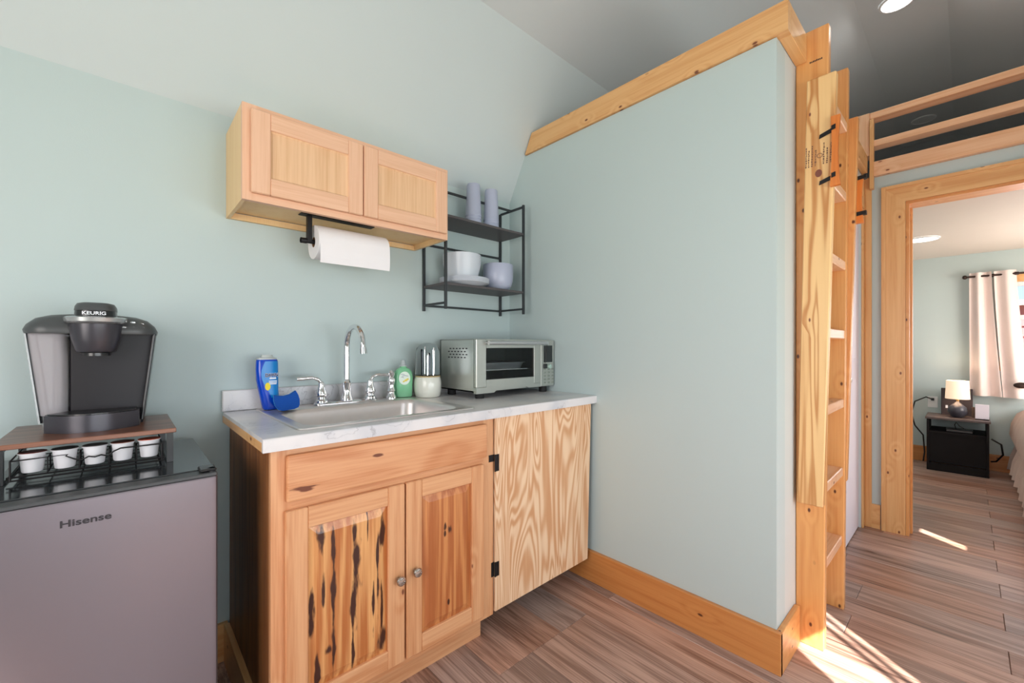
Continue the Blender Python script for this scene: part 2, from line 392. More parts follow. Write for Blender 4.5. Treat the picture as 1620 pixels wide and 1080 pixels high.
# ---------------------------------------------------------------- room shell
YB, XP, YF = 1.866, 1.70, 0.459         # kitchen wall, partition, partition end
XL, YN = -1.22, -1.33                    # left wall, wall behind the camera
XE0, XE1, XB = 3.52, 3.64, 5.95          # end wall faces, bedroom far wall
SEC = [(1.866, 2.01), (1.484, 2.71), (0.46, 3.22), (0.08, 3.22), (-0.94, 2.71), (-1.33, 2.01)]

# floor: base slab with every plank as a part
fb = MB(); fb.box(XL, XB + 0.1, YN, YB, -0.08, -0.012)
floor = struct(fb.build('floor', SUBF), 'grey-brown wood-look plank floor')
pb = MB(); pb.box(0.0006, 0.1654, 0.0006, 0.9994, -0.011, 0.0, bev=0.0012)
plank0 = pb.build('plank', FLOORM, floor)
PW = 0.166; first = True
k0 = int(math.floor((XL - 2.295) / PW)) + 1
k = k0 - 1
while True:
    x0 = 2.295 + k * PW
    if x0 > XB - 0.01: break
    off = -0.105 if k % 2 == 0 else -0.105 + 0.42 + 0.33 * random.random()
    if k == -7: off = 1.115
    ys = [YN] + [y for y in [off + 1.22 * j for j in range(-3, 4)] if YN + 0.05 < y < YB - 0.05] + [YB]
    for a, b in zip(ys[:-1], ys[1:]):
        xa, xb = max(x0, XL), min(x0 + PW, XB)
        o = plank0 if first else plank0.copy()
        if not first: C.objects.link(o)
        first = False
        o.location = (xa, a, 0); o.scale = ((xb - xa) / PW, b - a, 1)
    k += 1

# kitchen wall (also runs on behind bathroom and bedroom)
struct(MB().box(XL - 0.1, XB + 0.1, YB, YB + 0.1, -0.08, 2.01).build('wall_back', GREEN), 'pale green kitchen wall')
# roof-shaped ceiling: five facets
cb = MB()
for (a, b) in zip(SEC[:-1], SEC[1:]):
    n = Vector((0, b[1] - a[1], -(b[0] - a[0]))).normalized() * -0.06
    if n.z < 0: n = -n
    q = [(a[0], a[1]), (b[0], b[1]), (b[0] + n.y, b[1] + n.z), (a[0] + n.y, a[1] + n.z)]
    cb.prism(q, 'x', XL - 0.1, XB + 0.1)
SLOPEP = simple('slope_paint', (196, 206, 209), 0.6, bump=0.05, bscale=220, var=0.012, vscale=2)
cb.mi = 0
cb.bm.faces.ensure_lookup_table()
for i_, f_ in enumerate(cb.bm.faces): f_.material_index = 1 if i_ // 6 in (0, 4) else 0
ceil = struct(cb.build('ceiling', [WHITEP, SLOPEP]), 'white gambrel-shaped ceiling')

# wall behind the camera, openings shaped to place sun patches and fill: wide low-headed, tall narrow, slot
def wall_with_holes_y(name, y0, y1, x0, x1, z0, z1, holes, mat):
    xs = sorted({x0, x1} | {h[0] for h in holes} | {h[1] for h in holes})
    zs = sorted({z0, z1} | {h[2] for h in holes} | {h[3] for h in holes})
    m = MB()
    for a, b in zip(xs[:-1], xs[1:]):
        for c, d in zip(zs[:-1], zs[1:]):
            mx, mz = (a + b) / 2, (c + d) / 2
            if any(h[0] < mx < h[1] and h[2] < mz < h[3] for h in holes): continue
            m.box(a, b, y0, y1, c, d)
    return struct(m.build(name, mat))
wall_with_holes_y('wall_front', YN - 0.1, YN, XL - 0.1, XB + 0.1, -0.08, 2.01,
                  [(-0.58, 0.46, 0.62, 1.25), (0.49, 0.93, 0.25, 1.965), (0.97, 2.20, 0.62, 1.25), (2.42, 2.57, 1.40, 1.71), (4.2, 5.4, 0.9, 1.7)], GREEN)
m = MB()
for (a, b, c, d) in ((YN, -0.5, -0.08, 2.01), (0.9, YB, -0.08, 2.01), (-0.5, 0.9, -0.08, 0.8), (-0.5, 0.9, 1.9, 2.01)):
    m.box(XL - 0.1, XL, a, b, c, d)
m.prism([(-1.33, 2.01), (1.866, 2.01), (1.484, 2.71), (0.46, 3.22), (0.08, 3.22), (-0.94, 2.71)], 'x', XL - 0.1, XL)
struct(m.build('wall_left', GREEN))
def window_y(name, x0, x1, z0, z1, y):
    f = MB(); t = 0.03
    f.box(x0, x0 + t, y - 0.06, y - 0.03, z0, z1); f.box(x1 - t, x1, y - 0.06, y - 0.03, z0, z1)
    f.box(x0, x1, y - 0.06, y - 0.03, z0, z0 + t); f.box(x0, x1, y - 0.06, y - 0.03, z1 - t, z1)
    return struct(f.build(name, WINW))
window_y('window_2', -0.58, 0.46, 0.62, 1.25, YN); window_y('window_4', 0.97, 2.20, 0.62, 1.25, YN)

# partition (bathroom side wall) with slanted top where it meets the roof
p = MB(); p.prism([(YF, 0), (YB, 0), (YB, 2.01), (1.734, 2.252), (YF, 2.252)], 'x', XP, XP + 0.10)
struct(p.build('wall_right', GREEN), 'pale green partition wall')
p = MB(); p.box(XP + 0.10, 1.938, YF, YF + 0.10, 0, 2.252); p.box(1.938, 2.66, YF, YF + 0.10, 0, 2.252)
p.box(2.66, 3.45, YF, YF + 0.10, 2.05, 2.252); p.box(3.45, XE0, YF, YF + 0.10, 0, 2.252)
struct(p.build('wall_bathroom', LITP), 'end face of the partition, lightened as if lit')
struct(MB().box(XP + 0.1, XE0, YF + 0.10, 1.72, 2.20, 2.262).build('ceiling', WHITEP))
d = MB(); d.box(2.66, 3.449, YF + 0.012, YF + 0.05, 0.008, 2.05)
for zz in ((0.18, 0.95), (1.08, 1.92)):
    d.box(2.76, 3.32, YF + 0.008, YF + 0.012, zz[0], zz[1], bev=0.002)
door = struct(d.build('door_1', WHITED), 'white bathroom door')
m = MB(); m.cyl((2.76, YF + 0.01, 0.98), (2.76, YF - 0.03, 0.98), 0.012); m.lathe([(0.012, 0), (0.026, -0.012), (0.026, -0.026), (0.01, -0.034)], (2.76, YF - 0.02, 0.98), axis='y', n=16)
m.build('door_knob', NICKEL, door, smooth=True)

# end wall with doorway to the bedroom
DY0, DY1, DZ = 0.2556, -0.56, 2.04
e = MB(); e.box(XE0, XE1, DY0, YB, 0, 2.232); e.box(XE0, XE1, YN, DY1, 0, 2.232); e.box(XE0, XE1, DY1, DY0, DZ, 2.232)
struct(e.build('wall_end', GREEN), 'pale green end wall around the bedroom doorway')
struct(MB().box(XE1, XB, YN, YB, 2.04, 2.225).build('ceiling', simple('bedroom_ceiling_paint', (214, 206, 198), 0.6)), 'bedroom ceiling under the loft')
# bedroom far wall with window opening, gable above
wy0, wy1, wz0, wz1 = -0.27, -1.12, 0.93, 1.74
e = MB(); e.box(XB, XB + 0.1, wy0, YB, 0, 2.225); e.box(XB, XB + 0.1, YN, wy1, 0, 2.225); e.box(XB, XB + 0.1, wy1, wy0, 0, wz0); e.box(XB, XB + 0.1, wy1, wy0, wz1, 2.225)
struct(e.build('wall_far', GREEN), 'bedroom end wall')
e = MB()
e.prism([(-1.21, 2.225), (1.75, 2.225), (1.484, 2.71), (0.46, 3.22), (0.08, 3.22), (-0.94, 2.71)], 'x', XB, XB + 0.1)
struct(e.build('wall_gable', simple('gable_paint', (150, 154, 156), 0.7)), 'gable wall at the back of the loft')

# baseboards
BH = 0.15
struct(MB().box(XP - 0.019, XP, YF - 0.019, YB, 0, BH, bev=0.002).build('baseboard_right', BASEW['y']))
struct(MB().box(XP - 0.0185, 1.925, YF - 0.019, YF, 0, BH - 0.001, bev=0.002).build('baseboard_return', PINEO['x']))
struct(MB().box(XL, 0.28, YB - 0.019, YB, 0, 0.138, bev=0.002).build('baseboard_back', PINE['x']))
struct(MB().box(XE0 - 0.017, XE0, 0.372, 0.414, 0, BH).build('baseboard_end', PINE['y']))
struct(MB().box(XB - 0.02, XB, YN, YB, 0, BH, bev=0.002).build('baseboard_far', BASEW['y']))

# loft edge trims
t1 = MB(); t1.prism([(YF - 0.038, 2.254), (1.722, 2.254), (1.668, 2.36), (YF - 0.038, 2.36)], 'x', XP - 0.012, XP + 0.028)
struct(t1.build('trim_1', PINE['y']), 'knotty pine board along the top of the partition')
struct(MB().box(XP + 0.028, 1.939, YF - 0.038, YF, 2.254, 2.36, bev=0.002).build('trim_2', PINE['x']), 'pine board returning over the partition end')
struct(MB().box(1.98, 3.462, YF - 0.030, YF, 2.254, 2.36, bev=0.002).build('trim_3', PINE['x']), 'pine board over the bathroom door')
struct(MB().box(1.94, 3.46, 0.53, 0.545, 2.264, 2.34).build('trim_4', PINE['x']))
# bathroom door casing
cs = MB(); cs.box(2.63, 2.70, YF - 0.02, YF, 0, 2.09, bev=0.002); cs.box(3.45, 3.515, YF - 0.012, YF, 0, 2.25, bev=0.002); cs.box(2.70, 3.45, YF - 0.018, YF, 2.03, 2.09)
struct(cs.build('trim_5', PINE['z']), 'pine casing of the bathroom door')
struct(MB().box(XE0 - 0.02, XE0, 0.414, 0.447, 0, 2.235, bev=0.002).build('trim_6', PINE['z']), 'pine corner board')
# bedroom doorway casing: two legs and head, mitred, plus jamb lining
CW = 0.112
dc = thing('door_2', 'knotty pine casing around the bedroom doorway', 'door frame', (XE0, DY0, 0))
del dc['category']; dc['kind'] = 'structure'
o_ = (XE0, DY0, 0)
m = MB(o_); m.prism([(DY0, 0), (DY0 + CW, 0), (DY0 + CW, DZ + CW), (DY0, DZ)], 'x', XE0 - 0.022, XE0 - 0.0005); m.build('casing_leg', PINE['z'], dc)
m = MB(o_); m.prism([(DY1 - CW, 0), (DY1, 0), (DY1, DZ), (DY1 - CW, DZ + CW)], 'x', XE0 - 0.022, XE0 - 0.0005); m.build('casing_leg', PINE['z'], dc)
m = MB(o_); m.prism([(DY0, DZ), (DY0 + CW, DZ + CW), (DY1 - CW, DZ + CW), (DY1, DZ)], 'x', XE0 - 0.022, XE0 - 0.0005); m.build('casing_head', PINE['y'], dc)
m = MB(o_); m.box(XE0 - 0.03, XE0 - 0.022, DY0 + CW - 0.022, DY0 + CW - 0.002, 0, DZ + CW - 0.002); m.build('back_band', PINE['z'], dc)
m = MB(o_); m.box(XE0 - 0.03, XE0 - 0.022, DY1 - CW, DY0 + CW - 0.0225, DZ + CW - 0.022, DZ + CW - 0.002); m.build('back_band', PINE['y'], dc)
m = MB(o_); m.box(XE0 - 0.012, XE1 + 0.01, DY0 - 0.016, DY0 - 0.0005, 0, DZ - 0.016); m.build('jamb', PINEO['z'], dc)
m = MB(o_); m.box(XE0 - 0.012, XE1 + 0.01, DY1 + 0.0005, DY1 + 0.016, 0, DZ - 0.016); m.build('jamb', PINEO['z'], dc)
m = MB(o_); m.box(XE0 - 0.012, XE1 + 0.01, DY1 + 0.001, DY0 - 0.001, DZ - 0.016, DZ - 0.0005); m.build('head_jamb', PINEO['y'], dc)
m = MB(o_); m.box(XE0 + 0.05, XE0 + 0.09, DY0 - 0.026, DY0 - 0.0165, 0, DZ - 0.03); m.build('door_stop', PINEO['z'], dc)

# bedroom window
wn = struct(MB().box(XB + 0.03, XB + 0.06, wy0 - 0.035, wy0, wz0, wz1).box(XB + 0.03, XB + 0.06, wy1, wy1 + 0.035, wz0, wz1)
            .box(XB + 0.03, XB + 0.06, wy1, wy0, wz0, wz0 + 0.035).box(XB + 0.03, XB + 0.06, wy1, wy0, wz1 - 0.035, wz1)
            .box(XB + 0.03, XB + 0.06, wy1, wy0, 1.40, 1.44).build('window_1', WINW), 'white sash window behind the curtains')
MB().box(XB + 0.043, XB + 0.047, wy1 + 0.035, wy0 - 0.035, wz0 + 0.035, 1.40).build('pane', WGLASS, wn)
MB().box(XB + 0.043, XB + 0.047, wy1 + 0.035, wy0 - 0.035, 1.44, wz1 - 0.035).build('pane', WGLASS, wn)
MB().box(XB - 0.02, XB - 0.001, wy1 - 0.07, wy0 + 0.07, wz1, wz1 + 0.075).build('window_header', PINE['y'], wn)
MB().box(XB - 0.018, XB - 0.001, wy0, wy0 + 0.07, wz0, wz1).build('window_casing', PINE['z'], wn)

# outdoors
struct(MB().box(-12, 16, -14, 14, -0.35, -0.3).build('ground', GRASS))
nb = thing('neighbouring_house', 'red-sided house seen through the bedroom window', 'house', (9.2, -1.5, -0.3))
m = MB((9.2, -1.5, -0.3))
for i in range(14):
    z = -0.3 + i * 0.145
    m.prism([(9.2, z), (9.2 + 0.02, z + 0.145), (9.3, z + 0.145), (9.3, z)], 'y', -4.5, 0.9)
m.build('siding', SIDING, nb)
m = MB((9.2, -1.5, -0.3)); m.box(9.1, 9.4, -4.6, 1.0, 1.73, 1.80); m.build('eave', WINW, nb)
m = MB((9.2, -1.5, -0.3)); m.box(9.17, 9.2, -0.9, -0.83, -0.3, 1.73); m.build('corner_board', WINW, nb)
tr = thing('sapling', 'bare many-stemmed sapling outside the window behind the camera', 'tree', (0.05, -2.35, -0.3))
for (bx_, by_, tx, ty, h_) in ((0.16, -2.20, 0.13, -2.26, 3.3), (0.23, -2.33, 0.30, -2.30, 3.2), (0.02, -2.36, 0.06, -2.44, 3.1), (0.10, -2.45, 0.21, -2.40, 3.4)):
    m = MB((0.05, -2.35, -0.3)); m.tube([(bx_ * 0.5 + 0.03, by_ * 0.5 - 1.18, -0.3), (bx_, by_, 1.0), ((bx_ + tx) / 2 + 0.012, (by_ + ty) / 2, 2.0), (tx, ty, h_)], [0.026, 0.022, 0.019, 0.014], n=6)
    m.build('stem', BARK, tr, smooth=True)

# ---------------------------------------------------------------- loft railing at the end wall
YR = -1.25
r = thing('loft_railing', 'pine railing of two rails above the bedroom doorway', 'railing', (XE0 - 0.02, 0.4, 2.23))
o_ = (XE0 - 0.02, 0.4, 2.23)
m = MB(o_); m.box(3.482, 3.52, YR, 0.42, 2.232, 2.322, bev=0.002); m.build('bottom_beam', RAILW['y'], r)
m = MB(o_); m.box(3.482, 3.571, YR, 0.42, 2.420, 2.458, bev=0.002); m.build('rail', RAILW['y'], r)
m = MB(o_); m.box(3.482, 3.571, YR, 0.42, 2.598, 2.636, bev=0.002); m.build('rail', RAILW['y'], r)
m = MB(o_); m.box(3.474, 3.571, 0.421, 0.50, 2.365, 2.636, bev=0.002); m.build('post', RAILW['z'], r)
m = MB(o_); m.box(3.466, 3.505, 0.40, 0.4205, 2.15, 2.59, bev=0.002); m.build('end_board', PINE['z'], r)

# ---------------------------------------------------------------- ladder
lo = (1.94, 0.40, 0)
L = thing('loft_ladder', 'pine ladder standing against the end of the partition', 'ladder', lo)
def skew(mb_pts_y_bottom, mb_pts_y_top, x0, x1, z0, z1, o):
    m = MB(o)
    (a0, b0), (a1, b1) = mb_pts_y_bottom, mb_pts_y_top
    m.loft([[(x0, a0, z0), (x1, a0, z0), (x1, b0, z0), (x0, b0, z0)], [(x0, a1, z1), (x1, a1, z1), (x1, b1, z1), (x0, b1, z1)]])
    es = list(m.bm.edges); bmesh.ops.bevel(m.bm, geom=es, offset=0.003, segments=1, affect='EDGES', profile=0.5)
    return m
skew((0.367, 0.4575), (0.352, 0.4575), 1.9405, 1.9785, 0.0, 2.37, lo).build('post', PINEO['z'], L)
skew((0.367, 0.4575), (0.352, 0.4575), 2.312, 2.350, 0.0, 2.37, lo).build('post', PINEO['z'], L)
sa = skew((0.3626, 0.445), (0.323, 0.413), 1.902, 1.940, 0.555, 2.16, lo).build('side_rail', PINEL, L)
skew((0.3626, 0.445), (0.323, 0.413), 2.3505, 2.3885, 0.555, 2.16, lo).build('side_rail', PINEO['z'], L)
for i in range(7):
    zt = 0.325 + i * 0.30
    if zt > 2.2: break
    m = MB(lo); m.box(1.979, 2.3115, 0.372 - 0.003 * i, 0.4575, zt - 0.038, zt, bev=0.003); m.build('tread', RAILW['x'], L)
# grab boards with black straps
for X0, X1, xs, zl in ((1.884, 1.9015, -1, 1.737), (2.389, 2.4065, 1, 1.70)):
    m = MB(lo); N = 12; fr, bk = [], []
    for i in range(N + 1):
        tt = i / N; z = zl + tt * (0.252 if xs < 0 else 0.205)
        fr.append((0.309 + 0.007 * math.sin(tt * PI), z)); bk.append((0.339 - 0.003 * tt - 0.004 * math.sin(tt * PI), z))
    m.prism(fr + bk[::-1], 'x', X0, X1)
    gb = m.build('grab_board', ORANGE, L)
    for z in ((1.772, 1.944) if xs < 0 else (1.742, 1.900)):
        m = MB(lo)
        if xs < 0:
            m.loft([[(x, 0.332, z + 0.010), (x, 0.372, z - 0.004), (x, 0.374, z - 0.018), (x, 0.334, z - 0.006)] for x in (1.8975, 1.9015)])
            m.loft([[(x, 0.322, z + 0.013), (x, 0.334, z + 0.010), (x, 0.334, z - 0.006), (x, 0.322, z - 0.003)] for x in (1.8800, 1.8975)])
        else:
            m.loft([[(x, 0.300, z + 0.010), (x, 0.342, z + 0.006), (x, 0.342, z - 0.010), (x, 0.300, z - 0.006)] for x in (2.3845, 2.4095)])
        bk_ = m.build('bracket', BLACKI, gb)
# grade stamp on near side rail (illegible print): columns of short strokes and a ring
def rail_y(z, f):   # y across the near side rail at height z, f 0..1 from front to back
    tt = (z - 0.555) / (2.16 - 0.555)
    a = 0.3626 + (0.323 - 0.3626) * tt; b = 0.445 + (0.413 - 0.445) * tt
    return a + (b - a) * f
m = MB(lo); rs = random.Random(3)
for cix, f in enumerate((0.10, 0.22, 0.34, 0.62, 0.74, 0.86, 0.95)):
    z = 1.830; zl = 1.905 if cix % 2 == 0 else 1.890
    while z < zl:
        l = rs.choice((0.003, 0.005, 0.007))
        yc = rail_y(z, f)
        m.box(1.9013, 1.9019, yc - rs.uniform(0.0012, 0.0028), yc + rs.uniform(0.0012, 0.0028), z, z + l)
        z += l + 0.0025
for i in range(20):
    a0 = 2 * PI * i / 20; a1 = 2 * PI * (i + 1) / 20; yc = rail_y(1.875, 0.48)
    for R_ in (0.009,):
        m.prism([(yc + R_ * math.cos(a0), 1.865 + R_ * math.sin(a0)), (yc + R_ * math.cos(a1), 1.865 + R_ * math.sin(a1)),
                 (yc + (R_ - 0.002) * math.cos(a1), 1.865 + (R_ - 0.002) * math.sin(a1)), (yc + (R_ - 0.002) * math.cos(a0), 1.865 + (R_ - 0.002) * math.sin(a0))], 'x', 1.9013, 1.9019)
m.build('ink_stamp', STAMP, L)
m = MB(lo)
y = 0.372
while y < 0.412:
    m.box(1.9399, 1.9404, y, y + 0.0035, 2.243, 2.243 + rs.uniform(0.004, 0.008)); y += 0.0052
m.build('ink_stamp', INK, L)
m = MB(lo); m.lathe([(0.012, 0), (0.011, -0.0006)], (1.9014, rail_y(1.80, 0.5), 1.80), axis='x', n=18, sx=0.9, sy=1.2); m.build('knot', simple('knot_brown', (120, 66, 52), 0.5), L)

# ---------------------------------------------------------------- ceiling lights
def can(loc, label, on, r=0.085, up=True):
    o = thing('ceiling_light', label, 'ceiling light', loc, group=None)
    MB().lathe([(r - 0.012, -0.001), (r - 0.012, -0.010), (r, -0.008), (r, -0.001)], n=32, cap0=False, cap1=False).build('rim', RIMW, o, smooth=True)
    MB().lathe([(r - 0.012, -0.001), (r - 0.012, -0.007)], n=32).build('diffuser', LEDON if on else LEDOFF, o)
    if on:
        l = bpy.data.lights.new('lamp', 'AREA'); l.shape = 'DISK'; l.size = 0.13; l.energy = 4; l.color = (1, 0.96, 0.9)
        lo_ = bpy.data.objects.new('lamp', l); C.objects.link(lo_); lo_.parent = o; lo_.location = (0, 0, -0.012)
    return o
can((3.40, 0.285, 3.22), 'round recessed light switched on in the main ceiling', True)
can((5.34, 0.27, 3.22), 'round unlit ceiling light above the loft railing', False)
can((4.83, 0.25, 2.04), 'round flush ceiling light glowing in the bedroom', True, r=0.105)

# ---------------------------------------------------------------- base cabinet
CY = 1.255
co_ = (0.284, CY, 0)
cab = thing('sink_cabinet', 'hickory base cabinet with drawer front and two raised-panel doors under the sink', 'cabinet', co_)
m = MB(co_); m.box(0.284, 0.300, CY + 0.019, 1.845, 0.0, 0.876); m.build('side_panel', SIDEW, cab)
m = MB(co_); m.box(1.040, 1.056, CY + 0.019, 1.845, 0.10, 0.876); m.box(0.300, 1.040, CY + 0.03, 1.845, 0.115, 0.130); m.build('carcass', SIDEW, cab)
m = MB(co_); m.box(0.284, 0.334, CY, CY + 0.019, 0.0, 0.876); m.build('frame_stile', HICK['z'], cab)
m = MB(co_); m.box(1.006, 1.056, CY, CY + 0.019, 0.11, 0.876); m.build('frame_stile', HICK['z'], cab)
for za, zb_ in ((0.838, 0.876), (0.70, 0.745), (0.11, 0.155)):
    m = MB(co_); m.box(0.334, 1.006, CY, CY + 0.019, za, zb_); m.build('frame_rail', HICK['x'], cab)
m = MB(co_); m.box(0.334, 1.045, CY + 0.065, CY + 0.083, 0.0, 0.11); m.build('toe_kick', HICK['x'], cab)
m = MB(co_); m.box(0.266, 0.2838, CY + 0.03, 1.845, 0, 0.138, bev=0.001); m.build('side_skirting', PINE['y'], cab)
def raised(m, x0, x1, z0, z1, yb, yf, bev, edge=0.0):
    """raised field: outer rectangle at yb, inner at yf (nearer)"""
    a = [(x0, yb, z0), (x1, yb, z0), (x1, yb, z1), (x0, yb, z1)]
    b = [(x0 + bev, yf, z0 + bev), (x1 - bev, yf, z0 + bev), (x1 - bev, yf, z1 - bev), (x0 + bev, yf, z1 - bev)]
    back = [(p[0], yb + 0.006, p[2]) for p in a]
    m.loft([back, a, b])
# drawer front
oD = Vector((0.3195, 1.237, 0.796)); m = MB(co_)
md = MB(); md.box(0, 0.6955, -0.0, 0.016, -0.064, 0.064, bev=0.006, seg=2)
dr = md.build('drawer_front', HICKD, cab); dr.location = oD - Vector(co_)
# doors
def cab_door(x0, x1, z0, z1, yf, pm, stile=0.058, mats=None, recess=False):
    root = cab
    cx, cz = (x0 + x1) / 2, (z0 + z1) / 2
    w2, h2 = (x1 - x0) / 2, (z1 - z0) / 2
    m = MB()
    th = 0.018
    m.mi = 0
    for s_ in (-1, 1):
        a, b = sorted((s_ * w2, s_ * (w2 - stile)))
        m.box(a, b, 0, th, -h2, h2, bev=0.003)
    m.mi = 1
    for s_ in (-1, 1):
        a, b = sorted((s_ * h2, s_ * (h2 - stile)))
        m.box(-w2 + stile, w2 - stile, 0.0008, th, a, b, bev=0.002)
    dd = m.build('door', mats, root); dd.location = Vector((cx, yf, cz)) - Vector(co_)
    p = MB()
    raised(p, -w2 + stile, w2 - stile, -h2 + stile, h2 - stile, 0.011, 0.003, 0.026)
    pp = p.build('panel', pm, dd)
    return dd
d1 = cab_door(0.316, 0.668, 0.134, 0.709, 1.236, HICKP1, mats=[HICK['z'], HICK['x']])
d2 = cab_door(0.6735, 0.998, 0.134, 0.709, 1.236, HICKP2, mats=[HICK['z'], HICK['x']])
def knob(parent, lx, lz):
    m = MB(); m.lathe([(0.006, 0.002), (0.005, -0.010), (0.013, -0.016), (0.0155, -0.021), (0.013, -0.026), (0.006, -0.028), (0.001, -0.0285)], (lx, 0, lz), axis='y', n=20)
    for k_ in range(8):
        a = k_ * PI / 4; m.lathe([(0.0022, -0.0265), (0.0012, -0.0285)], (lx + 0.0085 * math.cos(a), 0, lz + 0.0085 * math.sin(a)), axis='y', n=6)
    m.build('knob', NICKEL, parent, smooth=True)
knob(d1, 0.644 - 0.492, 0.410 - 0.4215); knob(d2, 0.703 - 0.83575, 0.416 - 0.4215)

# plywood door with black hinges
po = (1.06, 1.25, 0.12)
pd = thing('plywood_door', 'unfinished plywood door with bold wavy grain beside the sink cabinet', 'cabinet door', po)
m = MB(po); m.loft([[(1.0615, 1.248, 0.121), (1.648, 1.248, 0.127), (1.648, 1.260, 0.127), (1.0615, 1.260, 0.121)], [(1.0615, 1.248, 0.8745), (1.676, 1.248, 0.8745), (1.676, 1.260, 0.8745), (1.0615, 1.260, 0.8745)]])
m.build('door_panel', PLY, pd)
for zc, hh, sm in ((0.700, 0.033, True), (0.285, 0.028, False)):
    m = MB(po)
    m.box(1.0625, 1.080, 1.2455, 1.2478, zc - hh, zc + hh, bev=0.0006)
    if sm: m.box(1.034, 1.060, 1.2525, 1.2548, zc + 0.006, zc + hh, bev=0.0006)
    else: m.box(1.046, 1.060, 1.2525, 1.2548, zc - hh, zc + hh, bev=0.0006)
    m.cyl((1.061, 1.247, zc - hh), (1.061, 1.247, zc + hh), 0.0035, n=10)
    for dz in (-0.6, 0.6): m.cyl((1.071, 1.2456, zc + dz * hh), (1.071, 1.2445, zc + dz * hh), 0.0032, n=8)
    m.build('hinge', BLACKI, pd)

# countertop with backsplash
ko = (0.261, 1.23, 0.878)
ct = thing('countertop', 'white marble-look laminate countertop with a low backsplash', 'countertop', ko)
HX0, HX1, HY0, HY1 = 0.385, 0.98, 1.31, 1.76
m = MB(ko)
m.box(0.2625, HX0, 1.242, 1.842, 0.902, 0.914); m.box(HX1, 1.699, 1.242, 1.842, 0.902, 0.914)
m.box(HX0, HX1, 1.242, HY0, 0.902, 0.914); m.box(HX0, HX1, HY1, 1.842, 0.902, 0.914)
# rounded front lip
lip = [(1.230, 0.878), (1.243, 0.878), (1.243, 0.914), (1.236, 0.914), (1.232, 0.9125), (1.2303, 0.909)]
m.prism(lip, 'x', 0.261, 1.699)
top = m.build('worktop', MARB, ct)
m = MB(ko); m.box(0.261, 1.699, 1.843, 1.862, 0.9142, 0.992, bev=0.003); m.build('backsplash', MARB, ct)
m = MB(ko); m.box(0.2615, 0.2755, 1.2435, 1.842, 0.878, 0.9018); m.build('edge_strip', PINE['y'], ct)
m = MB(ko); m.box(1.02, 1.69, 1.262, 1.84, 0.878, 0.9015); m.build('substrate', SIDEW, ct)

# sink
so_ = (0.68, 1.55, 0.914)
sk = thing('kitchen_sink', 'stainless steel drop-in sink with one rounded bowl', 'sink', so_)
m = MB(so_); R = []
R.append(rrect(0.362, 1.000, 1.287, 1.835, 0.022, 0.9145)); R.append(rrect(0.3635, 0.9985, 1.2885, 1.8335, 0.022, 0.9185)); R.append(rrect(0.371, 0.991, 1.296, 1.826, 0.02, 0.9195))
R.append(rrect(0.376, 0.986, 1.301, 1.821, 0.02, 0.9172)); R.append(rrect(0.398, 0.964, 1.322, 1.712, 0.065, 0.9172)); R.append(rrect(0.403, 0.959, 1.327, 1.707, 0.062, 0.9135))
R.append(rrect(0.408, 0.954, 1.332, 1.702, 0.06, 0.900)); R.append(rrect(0.418, 0.944, 1.342, 1.692, 0.06, 0.79)); R.append(rrect(0.428, 0.934, 1.352, 1.682, 0.06, 0.765)); R.append(rrect(0.46, 0.90, 1.385, 1.65, 0.05, 0.752))
m.loft(R, cap0=False); m.build('basin', SINKS, sk, smooth=True, flat_angle=50)
m = MB(so_); m.lathe([(0.045, 0.7528), (0.042, 0.7555), (0.02, 0.7535), (0.001, 0.7535)], (0.68, 1.52, 0), n=24); m.build('drain', CHROME, sk, smooth=True)

# faucet
fz = 0.9176
fo = (0.687, 1.775, fz)
fa = thing('faucet', 'chrome gooseneck kitchen faucet with two lever handles and side sprayer', 'faucet', fo)
m = MB(fo); m.loft([rrect(0.555, 0.82, 1.750, 1.800, 0.024, fz + 0.0002), rrect(0.555, 0.82, 1.750, 1.800, 0.024, fz + 0.006), rrect(0.562, 0.813, 1.757, 1.793, 0.017, fz + 0.011)])
m.build('deck_plate', CHROME, fa, smooth=True)
m = MB(fo); m.lathe([(0.026, 0.011), (0.025, 0.02), (0.019, 0.035), (0.017, 0.055), (0.020, 0.075), (0.021, 0.085), (0.015, 0.092), (0.012, 0.10)], (0.687, 1.775, fz)); m.build('spout_base', CHROME, fa, smooth=True)
pts = [(0.687, 1.775, fz + 0.09), (0.687, 1.775, 1.08), (0.687, 1.775, 1.152)]
for i in range(1, 13):
    a = PI * i / 12 * 0.97
    pts.append((0.687, 1.692 + 0.083 * math.cos(a), 1.152 + 0.083 * math.sin(a)))
e_ = Vector(pts[-1]); pts.append(tuple(e_ + Vector((0, -0.001, -0.022))))
m = MB(fo); m.tube(pts, [0.0115] * 3 + [0.0115] * 12 + [0.0115], n=16)
m.cyl(tuple(e_ + Vector((0, -0.001, -0.010))), tuple(e_ + Vector((0, -0.003, -0.034))), 0.0135, 0.0145, n=16)
m.build('spout', CHROME, fa, smooth=True)
for hx, s_ in ((0.585, -1), (0.790, 1)):
    m = MB(fo); m.lathe([(0.025, 0.010), (0.024, 0.018), (0.017, 0.024), (0.016, 0.032), (0.021, 0.036), (0.0225, 0.044), (0.016, 0.062), (0.012, 0.078), (0.013, 0.086), (0.009, 0.094), (0.002, 0.096)], (hx, 1.775, fz), n=24)
    hd = m.build('handle', CHROME, fa, smooth=True)
    m = MB(fo); m.tube([(hx, 1.775, fz + 0.088), (hx + s_ * 0.012, 1.775, fz + 0.104), (hx + s_ * 0.035, 1.776, fz + 0.112), (hx + s_ * 0.065, 1.777, fz + 0.110), (hx + s_ * 0.092, 1.778, fz + 0.109)], [0.008, 0.0075, 0.0065, 0.008, 0.0085], n=12)
    m.build('lever', CHROME, hd, smooth=True)
